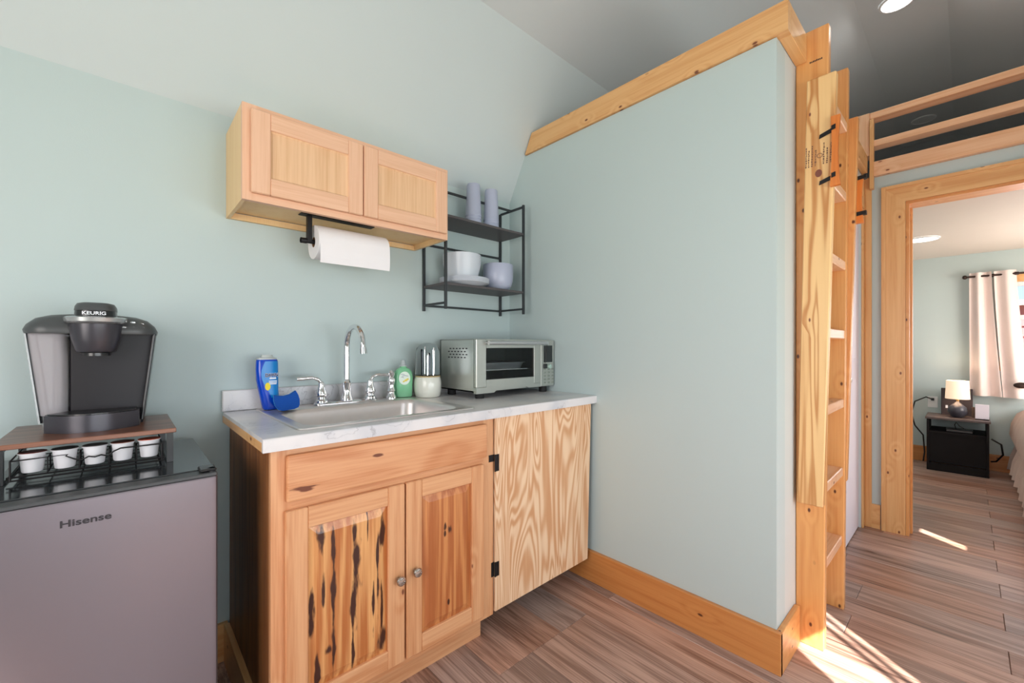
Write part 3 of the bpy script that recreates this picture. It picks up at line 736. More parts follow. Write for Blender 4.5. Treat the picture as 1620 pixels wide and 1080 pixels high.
m = MB(fo); m.lathe([(0.023, 0.0002), (0.022, 0.012), (0.016, 0.02), (0.015, 0.03), (0.019, 0.036), (0.016, 0.044), (0.012, 0.055), (0.016, 0.075), (0.017, 0.088), (0.012, 0.098), (0.015, 0.108), (0.016, 0.118), (0.010, 0.128), (0.002, 0.130)], (0.890, 1.775, fz), n=24)
m.build('side_sprayer', CHROME, fa, smooth=True)

# dish soap bottle (blue) and sponge
bo = (0.392, 1.772, 0.9197)
bt = thing('dish_soap_bottle', 'blue dish soap bottle with a curved waist at the left rear of the sink', 'bottle', bo, rotz=math.radians(4))
def ell(rx, ry, z, n=28, cx=0, p=2.6):
    out = []
    for i in range(n):
        a = 2 * PI * i / n; c, s_ = math.cos(a), math.sin(a)
        out.append((cx + rx * math.copysign(abs(c) ** (2 / p), c), ry * math.copysign(abs(s_) ** (2 / p), s_), z))
    return out
prof = [(0.0, 0.026, 0.018, 0.012), (0.006, 0.029, 0.021, 0.011), (0.04, 0.031, 0.023, 0.006), (0.075, 0.033, 0.023, 0.001), (0.11, 0.036, 0.023, -0.002), (0.15, 0.037, 0.022, -0.003), (0.18, 0.036, 0.021, -0.003), (0.186, 0.034, 0.019, -0.003)]
m = MB(); m.loft([ell(rx, ry, z, cx=cx) for z, rx, ry, cx in prof]); m.build('body', BLUEL, bt, smooth=True)
m = MB(); m.loft([ell(0.033, 0.018, 0.186, cx=-0.003), ell(0.032, 0.017, 0.1925, cx=-0.003), ell(0.020, 0.012, 0.195, cx=-0.003), ell(0.018, 0.011, 0.203, cx=-0.003)]); m.build('cap', simple('cap_grey', (180, 186, 186), 0.3), bt, smooth=True)
# wrap label patch on the front (a few segments following the body)
def label_patch(prof, a0, a1, z0, z1, mat, name, parent, off=0.0009, n=10, nz=8, edge=None):
    def at(z):
        for p0, p1 in zip(prof[:-1], prof[1:]):
            if p0[0] <= z <= p1[0]:
                t_ = (z - p0[0]) / (p1[0] - p0[0]); return [p0[i] + (p1[i] - p0[i]) * t_ for i in (1, 2, 3)]
        return list(prof[-1][1:])
    m = MB(); rows = []
    for j in range(nz + 1):
        z = z0 + (z1 - z0) * j / nz; rx, ry, cx = at(z); row = []
        b0 = a0 + (edge(j / nz) if edge else 0)
        for i in range(n + 1):
            a = math.radians(b0 + (a1 - b0) * i / n); c, s_ = math.cos(a), math.sin(a); p_ = 2.6
            row.append((cx + (rx + off) * math.copysign(abs(c) ** (2 / p_), c), (ry + off) * math.copysign(abs(s_) ** (2 / p_), s_), z))
        rows.append(row)
    m.loft(rows, cap0=False, cap1=False, closed=False)
    return m.build(name, mat, parent, smooth=True)
label_patch(prof, 252, 335, 0.045, 0.180, BLUEC, 'label', bt, edge=lambda t_: 18 * math.cos(t_ * 5))
text('DAWN', 0.0175, NAVY, bt, (0.0060, -0.0247, 0.128), (PI / 2, 0, math.radians(6)), sx=0.78, off=0.0003)
text('DAWN', 0.0175, WHITEI, bt, (0.0060, -0.0240, 0.128), (PI / 2, 0, math.radians(6)), sx=0.78, off=0.0013, ext=0.0002)
m = MB()
for i, (wd, zz) in enumerate(((0.022, 0.114), (0.027, 0.105), (0.027, 0.0995), (0.024, 0.0945))):
    m.box(0.010 - wd / 2, 0.010 + wd / 2, -0.0252, -0.0240, zz, zz + (0.0055 if i == 0 else 0.003))
m.build('label_lines', WHITEI, bt)
m = MB(); m.lathe([(0.0115, 0), (0.0110, -0.0009)], (-0.007, -0.0243, 0.087), axis='y', n=20, sx=0.8, sy=1.25); m.build('label_lemon', YELL, bt)
# sponge
sp_ = thing('sponge', 'curved blue scrubbing sponge leaning against the dish soap bottle', 'sponge', (0.432, 1.706, 0.9185), rotz=math.radians(-8))
m = MB(); N = 12; rows = []
def spx(t_, zz): return (-0.043 + 0.086 * t_)
top_, bot_ = [], []
for i in range(N + 1):
    t_ = i / N
    x = -0.045 + 0.09 * t_
    bulge = 0.007 * math.sin(t_ * PI)
    top_.append((x + 0.004 * t_, 0.058 - 0.010 * math.sin(t_ * PI) + 0.014 * t_)); bot_.append((x * 0.86 + 0.004, 0.0005 + 0.004 * t_))
left_ = [(-0.045 + 0.006 * math.sin(PI * k_ / 5) * -1, 0.0005 + 0.058 * k_ / 5) for k_ in range(1, 5)]
right_ = [(0.047 + 0.008 * math.sin(PI * k_ / 5) + 0.001, 0.072 - 0.068 * k_ / 5) for k_ in range(1, 5)]
poly = [(-0.034, 0.058), (-0.020, 0.055), (-0.002, 0.054), (0.016, 0.058), (0.036, 0.071), (0.044, 0.056), (0.0485, 0.040), (0.049, 0.022), (0.045, 0.010), (0.030, 0.004), (0.010, 0.002), (-0.008, 0.0005), (-0.020, 0.004), (-0.029, 0.018), (-0.034, 0.038)]
m.prism(poly, 'y', -0.013, 0.004); m.build('scrub_face', SPONGE, sp_)
m = MB(); m.prism([(x * 1.02 - 0.001, z) for x, z in poly], 'y', 0.0042, 0.014); m.build('foam_back', LBLUE, sp_)

# green hand soap
ho = (0.962, 1.795, 0.9195)
hs = thing('hand_soap_bottle', 'green hand soap bottle with oval fruit label beside the sprayer', 'bottle', (0.957, 1.79, 0.9197), rotz=math.radians(-14))
prof2 = [(0.0, 0.040, 0.022, 0), (0.005, 0.043, 0.025, 0), (0.05, 0.044, 0.026, 0), (0.09, 0.046, 0.026, 0), (0.115, 0.042, 0.025, 0), (0.130, 0.030, 0.020, 0), (0.136, 0.016, 0.014, 0), (0.142, 0.014, 0.013, 0)]
m = MB(); m.loft([ell(rx * 0.95, ry, z, cx=cx, n=32, p=3) for z, rx, ry, cx in prof2]); m.build('body', SOAPG, hs, smooth=True)
m = MB(); m.lathe([(0.018, 0.1421), (0.018, 0.146), (0.012, 0.150), (0.010, 0.166), (0.007, 0.172), (0.001, 0.1725)], n=20); m.build('cap', simple('frosted_cap', (222, 232, 234), 0.3, trans=0.4), hs, smooth=True)
m = MB(); m.lathe([(0.028, 0), (0.0275, -0.001)], (0.0, -0.0262, 0.088), axis='y', n=28, sx=0.95, sy=1.1); m.build('label', LABELW, hs)
m = MB()
for a, b, z in ((-0.018, 0.0, 0.106), (-0.012, 0.016, 0.099), (-0.016, -0.004, 0.092)):
    m.tube([(a, -0.0277, z), ((a + b) / 2, -0.0277, z + 0.0015), (b, -0.0277, z - 0.0015)], 0.0009, n=5)
m.build('label_script', simple('violet_print', (110, 90, 150), 0.5), hs)
m = MB()
for a, z, r_ in ((0.006, 0.078, 0.007), (0.014, 0.083, 0.006), (-0.004, 0.073, 0.005)):
    m.lathe([(r_, 0), (r_ * 0.8, -0.0007)], (a, -0.0273, z), axis='y', n=14, sy=0.75)
m.build('label_fruit', simple('fruit_yellow', (225, 205, 80), 0.5), hs)

# cutlery caddy
cco = (1.062, 1.745, 0.9145)
cc = thing('cutlery_caddy', 'white ceramic cutlery holder with a clear dome beside the toaster oven', 'utensil holder', cco)
m = MB(); m.lathe([(0.050, 0.0), (0.058, 0.006), (0.063, 0.030), (0.064, 0.065), (0.061, 0.088), (0.057, 0.096), (0.048, 0.096), (0.048, 0.040), (0.001, 0.036)], n=40, cap1=False); m.build('base', CERW, cc, smooth=True, flat_angle=60)
m = MB(); m.lathe([(0.058, 0.0962), (0.060, 0.101), (0.046, 0.103)], n=40, cap0=False, cap1=False); m.build('rim', simple('gold_rim', (205, 180, 130), 0.4), cc, smooth=True)
m = MB(); m.lathe([(0.0575, 0.1015), (0.0575, 0.205), (0.052, 0.232), (0.034, 0.250), (0.012, 0.257), (0.0005, 0.258)], n=40, cap0=False, cap1=False); m.build('clear_dome', CLEAR, cc, smooth=True)
cpos = [(0.030, 0), (0.022, 45), (0.030, 80), (0.026, 130), (0.030, 180), (0.028, 240), (0.033, 290)]
c0 = None
for i, (r_, a) in enumerate(cpos):
    x, y = r_ * math.cos(math.radians(a)), r_ * math.sin(math.radians(a))
    loc = (cco[0] + x, cco[1] + y, cco[2] + 0.042)
    lb = 'chrome cutlery handle standing upright under the clear dome'
    if c0 is None:
        m = MB(); m.loft([ell(0.004, 0.0012, 0.0, n=10, p=2), ell(0.005, 0.0016, 0.05, n=10, p=2), ell(0.0045, 0.0018, 0.10, n=10, p=2), ell(0.0052, 0.002, 0.150, n=10, p=2), ell(0.0062, 0.002, 0.172, n=10, p=2), ell(0.0045, 0.0015, 0.182, n=10, p=2), ell(0.001, 0.0005, 0.185, n=10, p=2)])
        c0 = m.build('cutlery', CHROME, None, smooth=True); tag(c0, lb, 'cutlery', 'cutlery in the clear caddy'); cu_ = c0
    else:
        cu_ = c0.copy(); C.objects.link(cu_)
        if i % 3 == 1:
            if i == 1: dk = c0.data.copy(); dk.materials.clear(); dk.materials.append(CHROMED)
            cu_.data = dk; cu_['label'] = 'dark-looking cutlery handle standing among the bright ones in the caddy'; cu_['group'] = 'darker cutlery in the clear caddy'
    cu_.scale = (1, 1, (1.0, 0.9, 1.04, 0.94)[i % 4]); cu_.location = loc; cu_.rotation_euler = (0, 0, math.radians(a + 90 + 20 * (i % 3)))

# ---------------------------------------------------------------- toaster oven
OW, OD, OH = 0.524, 0.295, 0.275
oo = (1.166, 1.502, 0.9145)
ov = thing('toaster_oven', 'stainless steel toaster oven with a glass door on the countertop', 'toaster oven', oo, rotz=math.radians(0.0))
z0, z1 = 0.030, OH
m = MB()
m.box(0, 0.006, 0.02, OD, z0, z1); m.box(OW - 0.006, OW, 0.02, OD, z0, z1); m.box(0, OW, 0.02, OD, z1 - 0.006, z1, bev=0.002); m.box(0, OW, 0.02, OD, z0, z0 + 0.006); m.box(0, OW, OD - 0.006, OD, z0, z1)
m.build('body', STEEL, ov)
m = MB()
DX1 = 0.410
m.box(0.012, 0.016, 0.022, OD - 0.01, z0 + 0.02, z1 - 0.02); m.box(DX1 + 0.02, DX1 + 0.024, 0.022, OD - 0.01, z0 + 0.02, z1 - 0.02)
m.box(0.012, DX1 + 0.02, 0.022, OD - 0.01, z0 + 0.012, z0 + 0.016); m.box(0.012, DX1 + 0.02, 0.022, OD - 0.01, z1 - 0.02, z1 - 0.016); m.box(0.012, DX1 + 0.02, OD - 0.014, OD - 0.01, z0 + 0.016, z1 - 0.02)
m.build('oven_cavity', OVENIN, ov)
# base skirt with notch
m = MB(); m.prism([(0.0, z0 - 0.006), (0.105, z0 - 0.006), (0.125, z0 + 0.008), (0.32, z0 + 0.008), (0.335, z0 + 0.002), (DX1 + 0.012, z0 + 0.002), (DX1 + 0.012, z0 + 0.022), (0.0, z0 + 0.022)], 'y', 0.0, 0.02)
m.build('skirt', STEEL, ov)
# door
dz0, dz1 = z0 + 0.022, z1 - 0.002
m = MB()
m.box(0.0, 0.058, 0.0, 0.018, dz0, dz1, bev=0.002); m.box(DX1 - 0.037, DX1 + 0.012, 0.0, 0.018, dz0, dz1, bev=0.002)
m.box(0.058, DX1 - 0.037, 0.0005, 0.018, dz0, dz0 + 0.034); m.box(0.058, DX1 - 0.037, 0.0005, 0.018, dz1 - 0.040, dz1)
dd = m.build('door', STEEL, ov)
MB().box(0.058, DX1 - 0.037, 0.008, 0.011, dz0 + 0.034, dz1 - 0.040).build('glass', GLASS, dd)
m = MB()
hz = dz1 - 0.016
m.tube([(0.050, -0.028, hz), (DX1 + 0.03, -0.028, hz)], 0.0095, n=14)
m.cyl((0.058, 0, hz), (0.058, -0.028, hz), 0.006); m.cyl((DX1 - 0.005, 0, hz), (DX1 - 0.005, -0.028, hz), 0.006)
m.build('handle', SILV, dd, smooth=True)
# control panel
m = MB(); m.box(DX1 + 0.014, OW, 0.0, 0.02, z0 + 0.002, z1 - 0.002, bev=0.002); cpn = m.build('control_panel', STEEL, ov)
MB().box(DX1 + 0.034, OW - 0.014, -0.0015, 0.0, z1 - 0.118, z1 - 0.030, bev=0.0005).build('screen', SCREEN, cpn)
m = MB(); m.lathe([(0.013, 0.0), (0.013, -0.012), (0.011, -0.016), (0.001, -0.0165)], (OW - 0.045, 0, z1 - 0.140), axis='y', n=20); m.build('dial', simple('dial_pale', (180, 205, 195), 0.3, 0.4), cpn, smooth=True)
m = MB(); m.tube([(DX1 + 0.038, -0.022, hz - 0.008), (DX1 + 0.044, -0.008, hz - 0.05), (DX1 + 0.043, -0.004, z1 - 0.122)], 0.0016, n=6); m.box(DX1 + 0.030, DX1 + 0.058, -0.006, -0.001, z1 - 0.15, z1 - 0.126, bev=0.002); m.build('hang_tag', BLACKP, cpn)
bb = MB(); bb.box(-0.008, 0.008, -0.0025, 0, -0.0045, 0.0045, bev=0.001)
b0 = bb.build('button', BTN, cpn); f_ = True
for r_ in range(5):
    for c_ in range(3):
        b_ = b0 if f_ else b0.copy()
        if not f_: C.objects.link(b_)
        f_ = False
        b_.location = (DX1 + 0.042 + c_ * 0.030, 0, z0 + 0.020 + r_ * 0.0175)
for x in (0.045, OW - 0.05):
    for y in (0.035, OD - 0.035):
        MB().lathe([(0.020, 0.0), (0.021, 0.004), (0.021, 0.032)], (x, y, 0), n=16).build('foot', RUBBER, ov, smooth=True)
# perforated vents on the left side
m = MB()
for r_ in range(4):
    for c_ in range(6):
        yy, zz = 0.075 + c_ * 0.026 + (0.013 if r_ % 2 else 0), z1 - 0.045 - r_ * 0.014
        m.box(-0.0006, 0.0004, yy - 0.007, yy + 0.007, zz - 0.0028, zz + 0.0028)
vv = m.build('vent_slots', INK, ov); vv['kind'] = 'stuff'
# rack and baking tray
m = MB(); rz = 0.128
m.tube([(0.02, 0.03, rz), (DX1 + 0.015, 0.03, rz)], 0.0028, n=6); m.tube([(0.02, OD - 0.03, rz), (DX1 + 0.015, OD - 0.03, rz)], 0.0025, n=6)
for i in range(13): m.tube([(0.035 + i * 0.029, 0.03, rz), (0.035 + i * 0.029, OD - 0.03, rz)], 0.0012, n=5)
m.tube([(0.02, 0.032, 0.074), (DX1 + 0.015, 0.032, 0.074)], 0.0025, n=6); m.tube([(0.02, 0.2, 0.070), (DX1 + 0.015, 0.2, 0.070)], 0.004, n=6)
m.build('wire_rack', CHROME, ov, smooth=True)
tr_ = thing('baking_tray', 'small grey baking tray on the rack inside the toaster oven', 'tray', (oo[0] + 0.2, oo[1] + 0.14, oo[2] + rz + 0.003))
m = MB(); m.loft([rrect(-0.13, 0.13, -0.09, 0.09, 0.012, 0.0), rrect(-0.142, 0.142, -0.10, 0.10, 0.016, 0.028), rrect(-0.15, 0.15, -0.107, 0.107, 0.018, 0.028), rrect(-0.15, 0.15, -0.107, 0.107, 0.018, 0.030), rrect(-0.138, 0.138, -0.097, 0.097, 0.016, 0.030), rrect(-0.127, 0.127, -0.087, 0.087, 0.012, 0.003)])
m.build('pan', simple('tray_grey', (190, 196, 204), 0.3, 0.5), tr_, smooth=True, flat_angle=50)

# ---------------------------------------------------------------- upper cabinet
uo = (0.2756, 1.575, 1.629)
uc = thing('wall_cabinet', 'pale alder wall cabinet with two flat-panel doors', 'cabinet', uo)
ux0, ux1, uz0, uz1, uy = 0.2756, 1.060, 1.629, 1.941, 1.575
m = MB(uo); m.box(ux0, ux0 + 0.012, uy + 0.019, YB - 0.001, uz0, uz1); m.box(ux1 - 0.012, ux1, uy + 0.019, YB - 0.001, uz0, uz1); m.box(ux0 + 0.012, ux1 - 0.012, uy + 0.019, YB - 0.001, uz1 - 0.012, uz1)
m.box(ux0 + 0.012, ux1 - 0.012, YB - 0.016, YB - 0.001, uz0, uz0 + 0.022)
m.build('carcass', ALDERS, uc)
m = MB(uo); m.box(ux0 + 0.012, ux1 - 0.012, uy + 0.019, YB - 0.016, uz0 + 0.024, uz0 + 0.034); m.build('bottom_panel', ALDERS, uc)
for xa_, xb_, dz_ in ((ux0, ux0 + 0.04, 0), (ux1 - 0.04, ux1, 0), (0.625, 0.715, 0.04)):
    m = MB(uo); m.box(xa_, xb_, uy + dz_ * 0.01, uy + 0.019, uz0 + dz_, uz1 - dz_); m.build('frame_stile', ALDER['z'], uc)
for za in (uz0, uz1 - 0.04):
    m = MB(uo); m.box(ux0 + 0.04, ux1 - 0.04, uy, uy + 0.019, za, za + 0.04); m.build('frame_rail', ALDER['x'], uc)
def up_door(x0, x1, z0, z1, yf):
    cx, cz = (x0 + x1) / 2, (z0 + z1) / 2; w2, h2 = (x1 - x0) / 2, (z1 - z0) / 2; st = 0.056
    m = MB()
    for s_ in (-1, 1):
        a, b = sorted((s_ * w2, s_ * (w2 - st))); m.box(a, b, 0, 0.018, -h2, h2, bev=0.003)
    m.mi = 1
    for s_ in (-1, 1):
        a, b = sorted((s_ * h2, s_ * (h2 - st))); m.box(-w2 + st, w2 - st, 0.0005, 0.018, a, b, bev=0.0015)
    d_ = m.build('door', [ALDER['z'], ALDER['x']], uc); d_.location = Vector((cx, yf, cz)) - Vector(uo)
    p = MB()
    i0, i1, j0, j1 = -w2 + st, w2 - st, -h2 + st, h2 - st
    p.loft([[(i0, 0.014, j0), (i1, 0.014, j0), (i1, 0.014, j1), (i0, 0.014, j1)], [(i0, 0.006, j0), (i1, 0.006, j0), (i1, 0.006, j1), (i0, 0.006, j1)],
            [(i0 + 0.006, 0.010, j0 + 0.006), (i1 - 0.006, 0.010, j0 + 0.006), (i1 - 0.006, 0.010, j1 - 0.006), (i0 + 0.006, 0.010, j1 - 0.006)]])
    p.build('panel', ALDERP, d_)
up_door(0.298, 0.666, 1.652, 1.922, 1.5555); up_door(0.670, 1.046, 1.652, 1.922, 1.5555)

# paper towel roll and its holder
pty, ptz = 1.695, 1.553
th_ = thing('paper_towel_holder', 'black metal paper towel holder screwed under the wall cabinet', 'holder', (0.515, pty, 1.652))
q = (0.515, pty, 1.652)
m = MB(q); m.box(0.480, 0.765, pty - 0.022, pty + 0.016, 1.6495, 1.6525, bev=0.0008); m.build('mounting_plate', BLACKI, th_)
m = MB(q); m.box(0.506, 0.522, pty - 0.012, pty + 0.010, ptz - 0.004, 1.6495, bev=0.001); m.build('arm', BLACKI, th_)
m = MB(q); m.cyl((0.484, pty, ptz + 0.001), (0.815, pty, ptz + 0.001), 0.0085, n=16); m.cyl((0.484, pty, ptz + 0.001), (0.505, pty, ptz + 0.001), 0.0105, n=16); m.build('rod', BLACKI, th_, smooth=True)
pr = thing('paper_towel_roll', 'white paper towel roll hanging under the wall cabinet', 'paper towel', (0.53, pty, ptz))
q = (0.53, pty, ptz)
m = MB(q); R0, R1, ri = 0.064, 0.0655, 0.020
m.lathe([(ri, 0.0), (R0, 0.0), (R0, 0.28), (ri, 0.28), (ri, 0.0)], (0.53, pty, ptz), n=48, axis='x', cap0=False, cap1=False); m.build('roll', PAPER, pr, smooth=True, flat_angle=50)
m = MB(q); m.lathe([(ri - 0.0003, 0.0005), (ri - 0.0003, 0.2795), (ri - 0.0025, 0.2795), (ri - 0.0025, 0.0005), (ri - 0.0003, 0.0005)], (0.53, pty, ptz), n=32, axis='x', cap0=False, cap1=False); m.build('core', CARDB, pr, smooth=True, flat_angle=50)
# loose sheet: over the top and hanging down the front
path = []
for i in range(15):
    a = math.radians(95 + (180 - 95) * i / 14); path.append((pty + (R0 + 0.0015) * math.cos(a), ptz + (R0 + 0.0015) * math.sin(a)))
path += [(pty - R0 - 0.003, ptz - 0.03), (pty - R0 - 0.002, ptz - 0.06), (pty - R0 + 0.001, ptz - 0.085)]
m = MB(q)
inner = [(y + 0.0008, z) for y, z in path]
m.loft([[(0.534 if i < 1 else 0.534, y, z) for i, (y, z) in enumerate(path)] + [(0.534, y, z) for y, z in inner[::-1]],
        [(0.8105, y, z) for y, z in path] + [(0.8105, y, z) for y, z in inner[::-1]]])
m.build('loose_sheet', PAPER, pr)

# ---------------------------------------------------------------- wall rack
rx0, rx1, ry0, ry1 = 1.108, 1.618, 1.662, 1.856
ro = (rx0, ry0, 1.332)
rk = thing('wall_rack', 'black metal wall rack with two dark shelves beside the wall cabinet', 'shelf', ro)
s = 0.006
for (x, y, zt) in ((rx0, ry0, 1.935), (rx0, ry1, 1.926), (rx1, ry0, 1.935), (rx1, ry1, 1.926)):
    m = MB(ro); m.box(x - s, x + s, y - s, y + s, 1.332, zt, bev=0.001); m.build('post', BLACKM, rk)
def bar(a, b, h=0.005):
    m = MB(ro); m.box(min(a[0], b[0]) - (h if a[0] == b[0] else 0), max(a[0], b[0]) + (h if a[0] == b[0] else 0), min(a[1], b[1]) - (h if a[1] == b[1] else 0), max(a[1], b[1]) + (h if a[1] == b[1] else 0), a[2] - h, a[2] + h)
    m.build('rail', BLACKM, rk)
for z in (1.361, 1.924):
    for x in (rx0, rx1): bar((x, ry0 + s, z), (x, ry1 - s, z))
bar((rx0 + s, ry1, 1.360), (rx1 - s, ry1, 1.360)); bar((rx0 + s, ry1, 1.668), (rx1 - s, ry1, 1.668)); bar((rx0 + s, 1.762, 1.924), (rx1 - s, 1.762, 1.924))
for z in (1.452, 1.772):
    m = MB(ro); m.box(rx0 + s, rx1 - s, ry0 - 0.004, ry1 + 0.004, z - 0.006, z + 0.006, bev=0.001)
    m.box(rx0 - 0.004, rx0 + s, ry0 + s + 0.001, ry1 - s - 0.001, z - 0.006, z + 0.006); m.box(rx1 - s, rx1 + 0.004, ry0 + s + 0.001, ry1 - s - 0.001, z - 0.006, z + 0.006)
    m.build('shelf_board', SHELFM, rk)
# inverted nested tumblers
names4 = ['lowest', 'second-lowest', 'second from the top', 'topmost']
t0 = None
for sx_, nm, xx, yy in ((0, 'left', 1.335, 1.745), (1, 'right', 1.455, 1.745)):
    for i in range(4):
        lb = f'blue-grey tumbler, {names4[i]} of the {nm} upturned stack on the rack'
        loc = (xx, yy, 1.7785 + i * 0.0165)
        if t0 is None:
            m = MB(); m.lathe([(0.0405, 0.0), (0.0425, 0.0), (0.0430, 0.002), (0.0425, 0.006), (0.0412, 0.008), (0.0348, 0.160), (0.0325, 0.168), (0.001, 0.168), (0.001, 0.1665), (0.0320, 0.1665), (0.0341, 0.160), (0.0405, 0.008), (0.0405, 0.0)], n=32, cap0=False, cap1=False)
            t0 = m.build('tumbler', BLUEG, None, smooth=True); o = t0
        else:
            o = t0.copy(); C.objects.link(o)
        o.location = loc; tag(o, lb, 'cup', 'blue-grey tumblers on the top shelf')
# plates, bowls
pn = ['lowest', 'second-lowest', 'third', 'topmost']
p0 = None
for i in range(4):
    if p0 is None:
        m = MB(); m.lathe([(0.001, 0.0), (0.075, 0.0), (0.080, 0.003), (0.120, 0.012), (0.126, 0.016), (0.1265, 0.018), (0.1235, 0.0185), (0.080, 0.008), (0.001, 0.006)], n=48)
        p0 = m.build('plate', BLUEG2, None, smooth=True, flat_angle=60); o = p0
    else: o = p0.copy(); C.objects.link(o)
    o.location = (1.27, 1.735, 1.4585 + i * 0.0065); tag(o, f'pale grey dinner plate, {pn[i]} of the pile on the lower shelf', 'plate', 'dinner plates on the lower shelf')
b0_ = None
for i in range(4):
    if b0_ is None:
        m = MB(); prof_o = [(0.001, 0.0), (0.070, 0.0), (0.077, 0.004), (0.082, 0.025), (0.089, 0.055), (0.0965, 0.088), (0.095, 0.0885), (0.0935, 0.086), (0.0865, 0.055), (0.0795, 0.028), (0.074, 0.008), (0.001, 0.004)]
        m.lathe(prof_o, n=40); b0_ = m.build('deep_bowl', BLUEG2, None, smooth=True, flat_angle=60); o = b0_
    else: o = b0_.copy(); C.objects.link(o)
    o.location = (1.262, 1.745, 1.4585 + 3 * 0.0065 + 0.0075 + i * 0.0145); tag(o, f'pale straight-sided bowl, {pn[i]} of the stack standing on the plates', 'bowl', 'bowls stacked on the plates')
m = MB((1.500, 1.740, 1.4585)); m.lathe([(0.001, 0.0), (0.044, 0.0), (0.054, 0.004), (0.072, 0.024), (0.080, 0.050), (0.082, 0.080), (0.082, 0.138), (0.080, 0.140), (0.0775, 0.138), (0.0775, 0.055), (0.068, 0.028), (0.046, 0.008), (0.001, 0.007)], (1.500, 1.740, 1.4585), n=40)
tag(m.build('round_bowl', BLUEG, None, smooth=True, flat_angle=60), 'deep blue-grey round-bottomed bowl at the right of the lower rack shelf', 'bowl')

# ---------------------------------------------------------------- fridge
go = (-0.31, 1.277, 0)
fr_ = thing('mini_fridge', 'silver mini fridge with a glossy black top left of the sink cabinet', 'refrigerator', go)
fx0, fx1, fy0, fz1 = -0.31, 0.172, 1.277, 0.840
m = MB(go); m.box(fx0, fx1 - 0.002, fy0 + 0.052, 1.80, 0.02, 0.834, bev=0.003); m.box(fx0 + 0.02, fx1 - 0.02, fy0 + 0.06, 1.78, 0, 0.02); m.build('cabinet_body', BLACKP, fr_)
m = MB(go); m.box(fx0, fx1, fy0 + 0.052, 1.80, 0.8342, fz1, bev=0.002); m.build('top_panel', GLOSSB, fr_)
m = MB(go)
n_ = 5
ring = lambda z, ins: [(fx0 + ins, fy0 + 0.046), (fx0 + ins, fy0 + 0.010), (fx0 + ins + 0.004, fy0 + 0.003), (fx0 + ins + 0.012, fy0 + ins), (fx1 - ins - 0.012, fy0 + ins), (fx1 - ins - 0.004, fy0 + 0.003), (fx1 - ins, fy0 + 0.010), (fx1 - ins, fy0 + 0.046)]
m.loft([[(x, y, 0.045) for x, y in ring(0, 0)], [(x, y, 0.8265) for x, y in ring(0, 0)], [(x, y, 0.829) for x, y in ring(0, 0.002)]])
fd = m.build('door', FRIDGE, fr_, smooth=True, flat_angle=30)
m = MB(go); m.box(fx0 + 0.001, fx1 - 0.001, fy0 + 0.004, fy0 + 0.046, 0.8292, 0.8385, bev=0.002); m.build('door_cap', DARKG, fd)
text('Hisense', 0.0200, INK, fd, (-0.0612 - go[0], -0.0009, 0.783), (PI / 2, 0, 0), name='brand_lettering', off=0.0004, sx=1.25)
m = MB(go); m.box(fx1 - 0.036, fx1 - 0.001, fy0 + 0.012, fy0 + 0.060, 0.8402, 0.8475, bev=0.003); m.cyl((fx1 - 0.010, fy0 + 0.022, 0.836), (fx1 - 0.010, fy0 + 0.022, 0.8475), 0.008, n=12); m.build('hinge_cover', BLACKP, fr_)

# ---------------------------------------------------------------- pod drawer stand
gx0, gx1, gy0, gy1 = -0.222, 0.103, 1.466, 1.788
gz0, gz1 = 0.8405, 0.920
so3 = (gx0, gy0, gz0)
st = thing('pod_drawer_stand', 'walnut-topped black wire drawer stand on the mini fridge', 'drawer stand', so3)
m = MB(so3); m.box(gx0, gx1, gy0, gy1, gz1, gz1 + 0.012, bev=0.0012); m.build('top_board', WALNUT, st)
for x in (gx0 + 0.006, gx1 - 0.020):
    m = MB(so3); m.box(x, x + 0.014, gy0 + 0.004, gy0 + 0.018, gz0, gz1); m.box(x, x + 0.014, gy1 - 0.018, gy1 - 0.004, gz0, gz1); m.box(x, x + 0.014, gy0 + 0.018, gy1 - 0.018, gz0, gz0 + 0.008); m.box(x, x + 0.014, gy0 + 0.018, gy1 - 0.018, gz1 - 0.006, gz1)
    m.build('side_frame', BLACKP, st)
m = MB(so3)
dy = gy0 + 0.004; xa, xb = gx0 + 0.030, gx1 - 0.030; zb, zt = 0.856, 0.893
# front wavy wire
wave = [(xa, zt), (xa + 0.09, zt + 0.001), (-0.105, zt - 0.002), (-0.090, zt - 0.012), (-0.078, zt - 0.016), (-0.066, zt - 0.010), (-0.055, zt - 0.013), (-0.044, zt - 0.010), (-0.032, zt - 0.014), (-0.020, zt - 0.004), (-0.008, zt + 0.001), (xb, zt)]
m.tube([(x, dy, z) for x, z in wave], 0.0018, n=6)
for z in (zb, zb - 0.008): m.tube([(xa - 0.006, dy, z), (xb + 0.006, dy, z)], 0.002, n=6)
m.tube([(xa, dy, zt), (xa, dy, zb - 0.008)], 0.002, n=6); m.tube([(xb, dy, zt), (xb, dy, zb - 0.008)], 0.002, n=6)
for x in (xa, xb):
    m.tube([(x, dy, zt), (x, gy1 - 0.02, zt)], 0.0018, n=6); m.tube([(x, dy, zb), (x, gy1 - 0.02, zb)], 0.0018, n=6)
sp5 = [-0.1614, -0.1085, -0.0560, -0.0045, 0.0480]
for i in range(6):
    x = -0.1875 + i * 0.0525; m.tube([(x, dy, zb), (x, gy1 - 0.02, zb)], 0.0015, n=5)
    if 0 < i < 5: m.tube([(x, dy + 0.01, zb), (x, dy + 0.01, zt - 0.002), (x, dy + 0.055, zt - 0.002), (x, dy + 0.055, zb)], 0.0015, n=5)
for i in range(6):
    y = dy + 0.005 + i * 0.055
    if y < gy1 - 0.02: m.tube([(xa, y, zb - 0.002), (xb, y, zb - 0.002)], 0.0013, n=5)
m.build('wire_drawer', BLACKI, st)
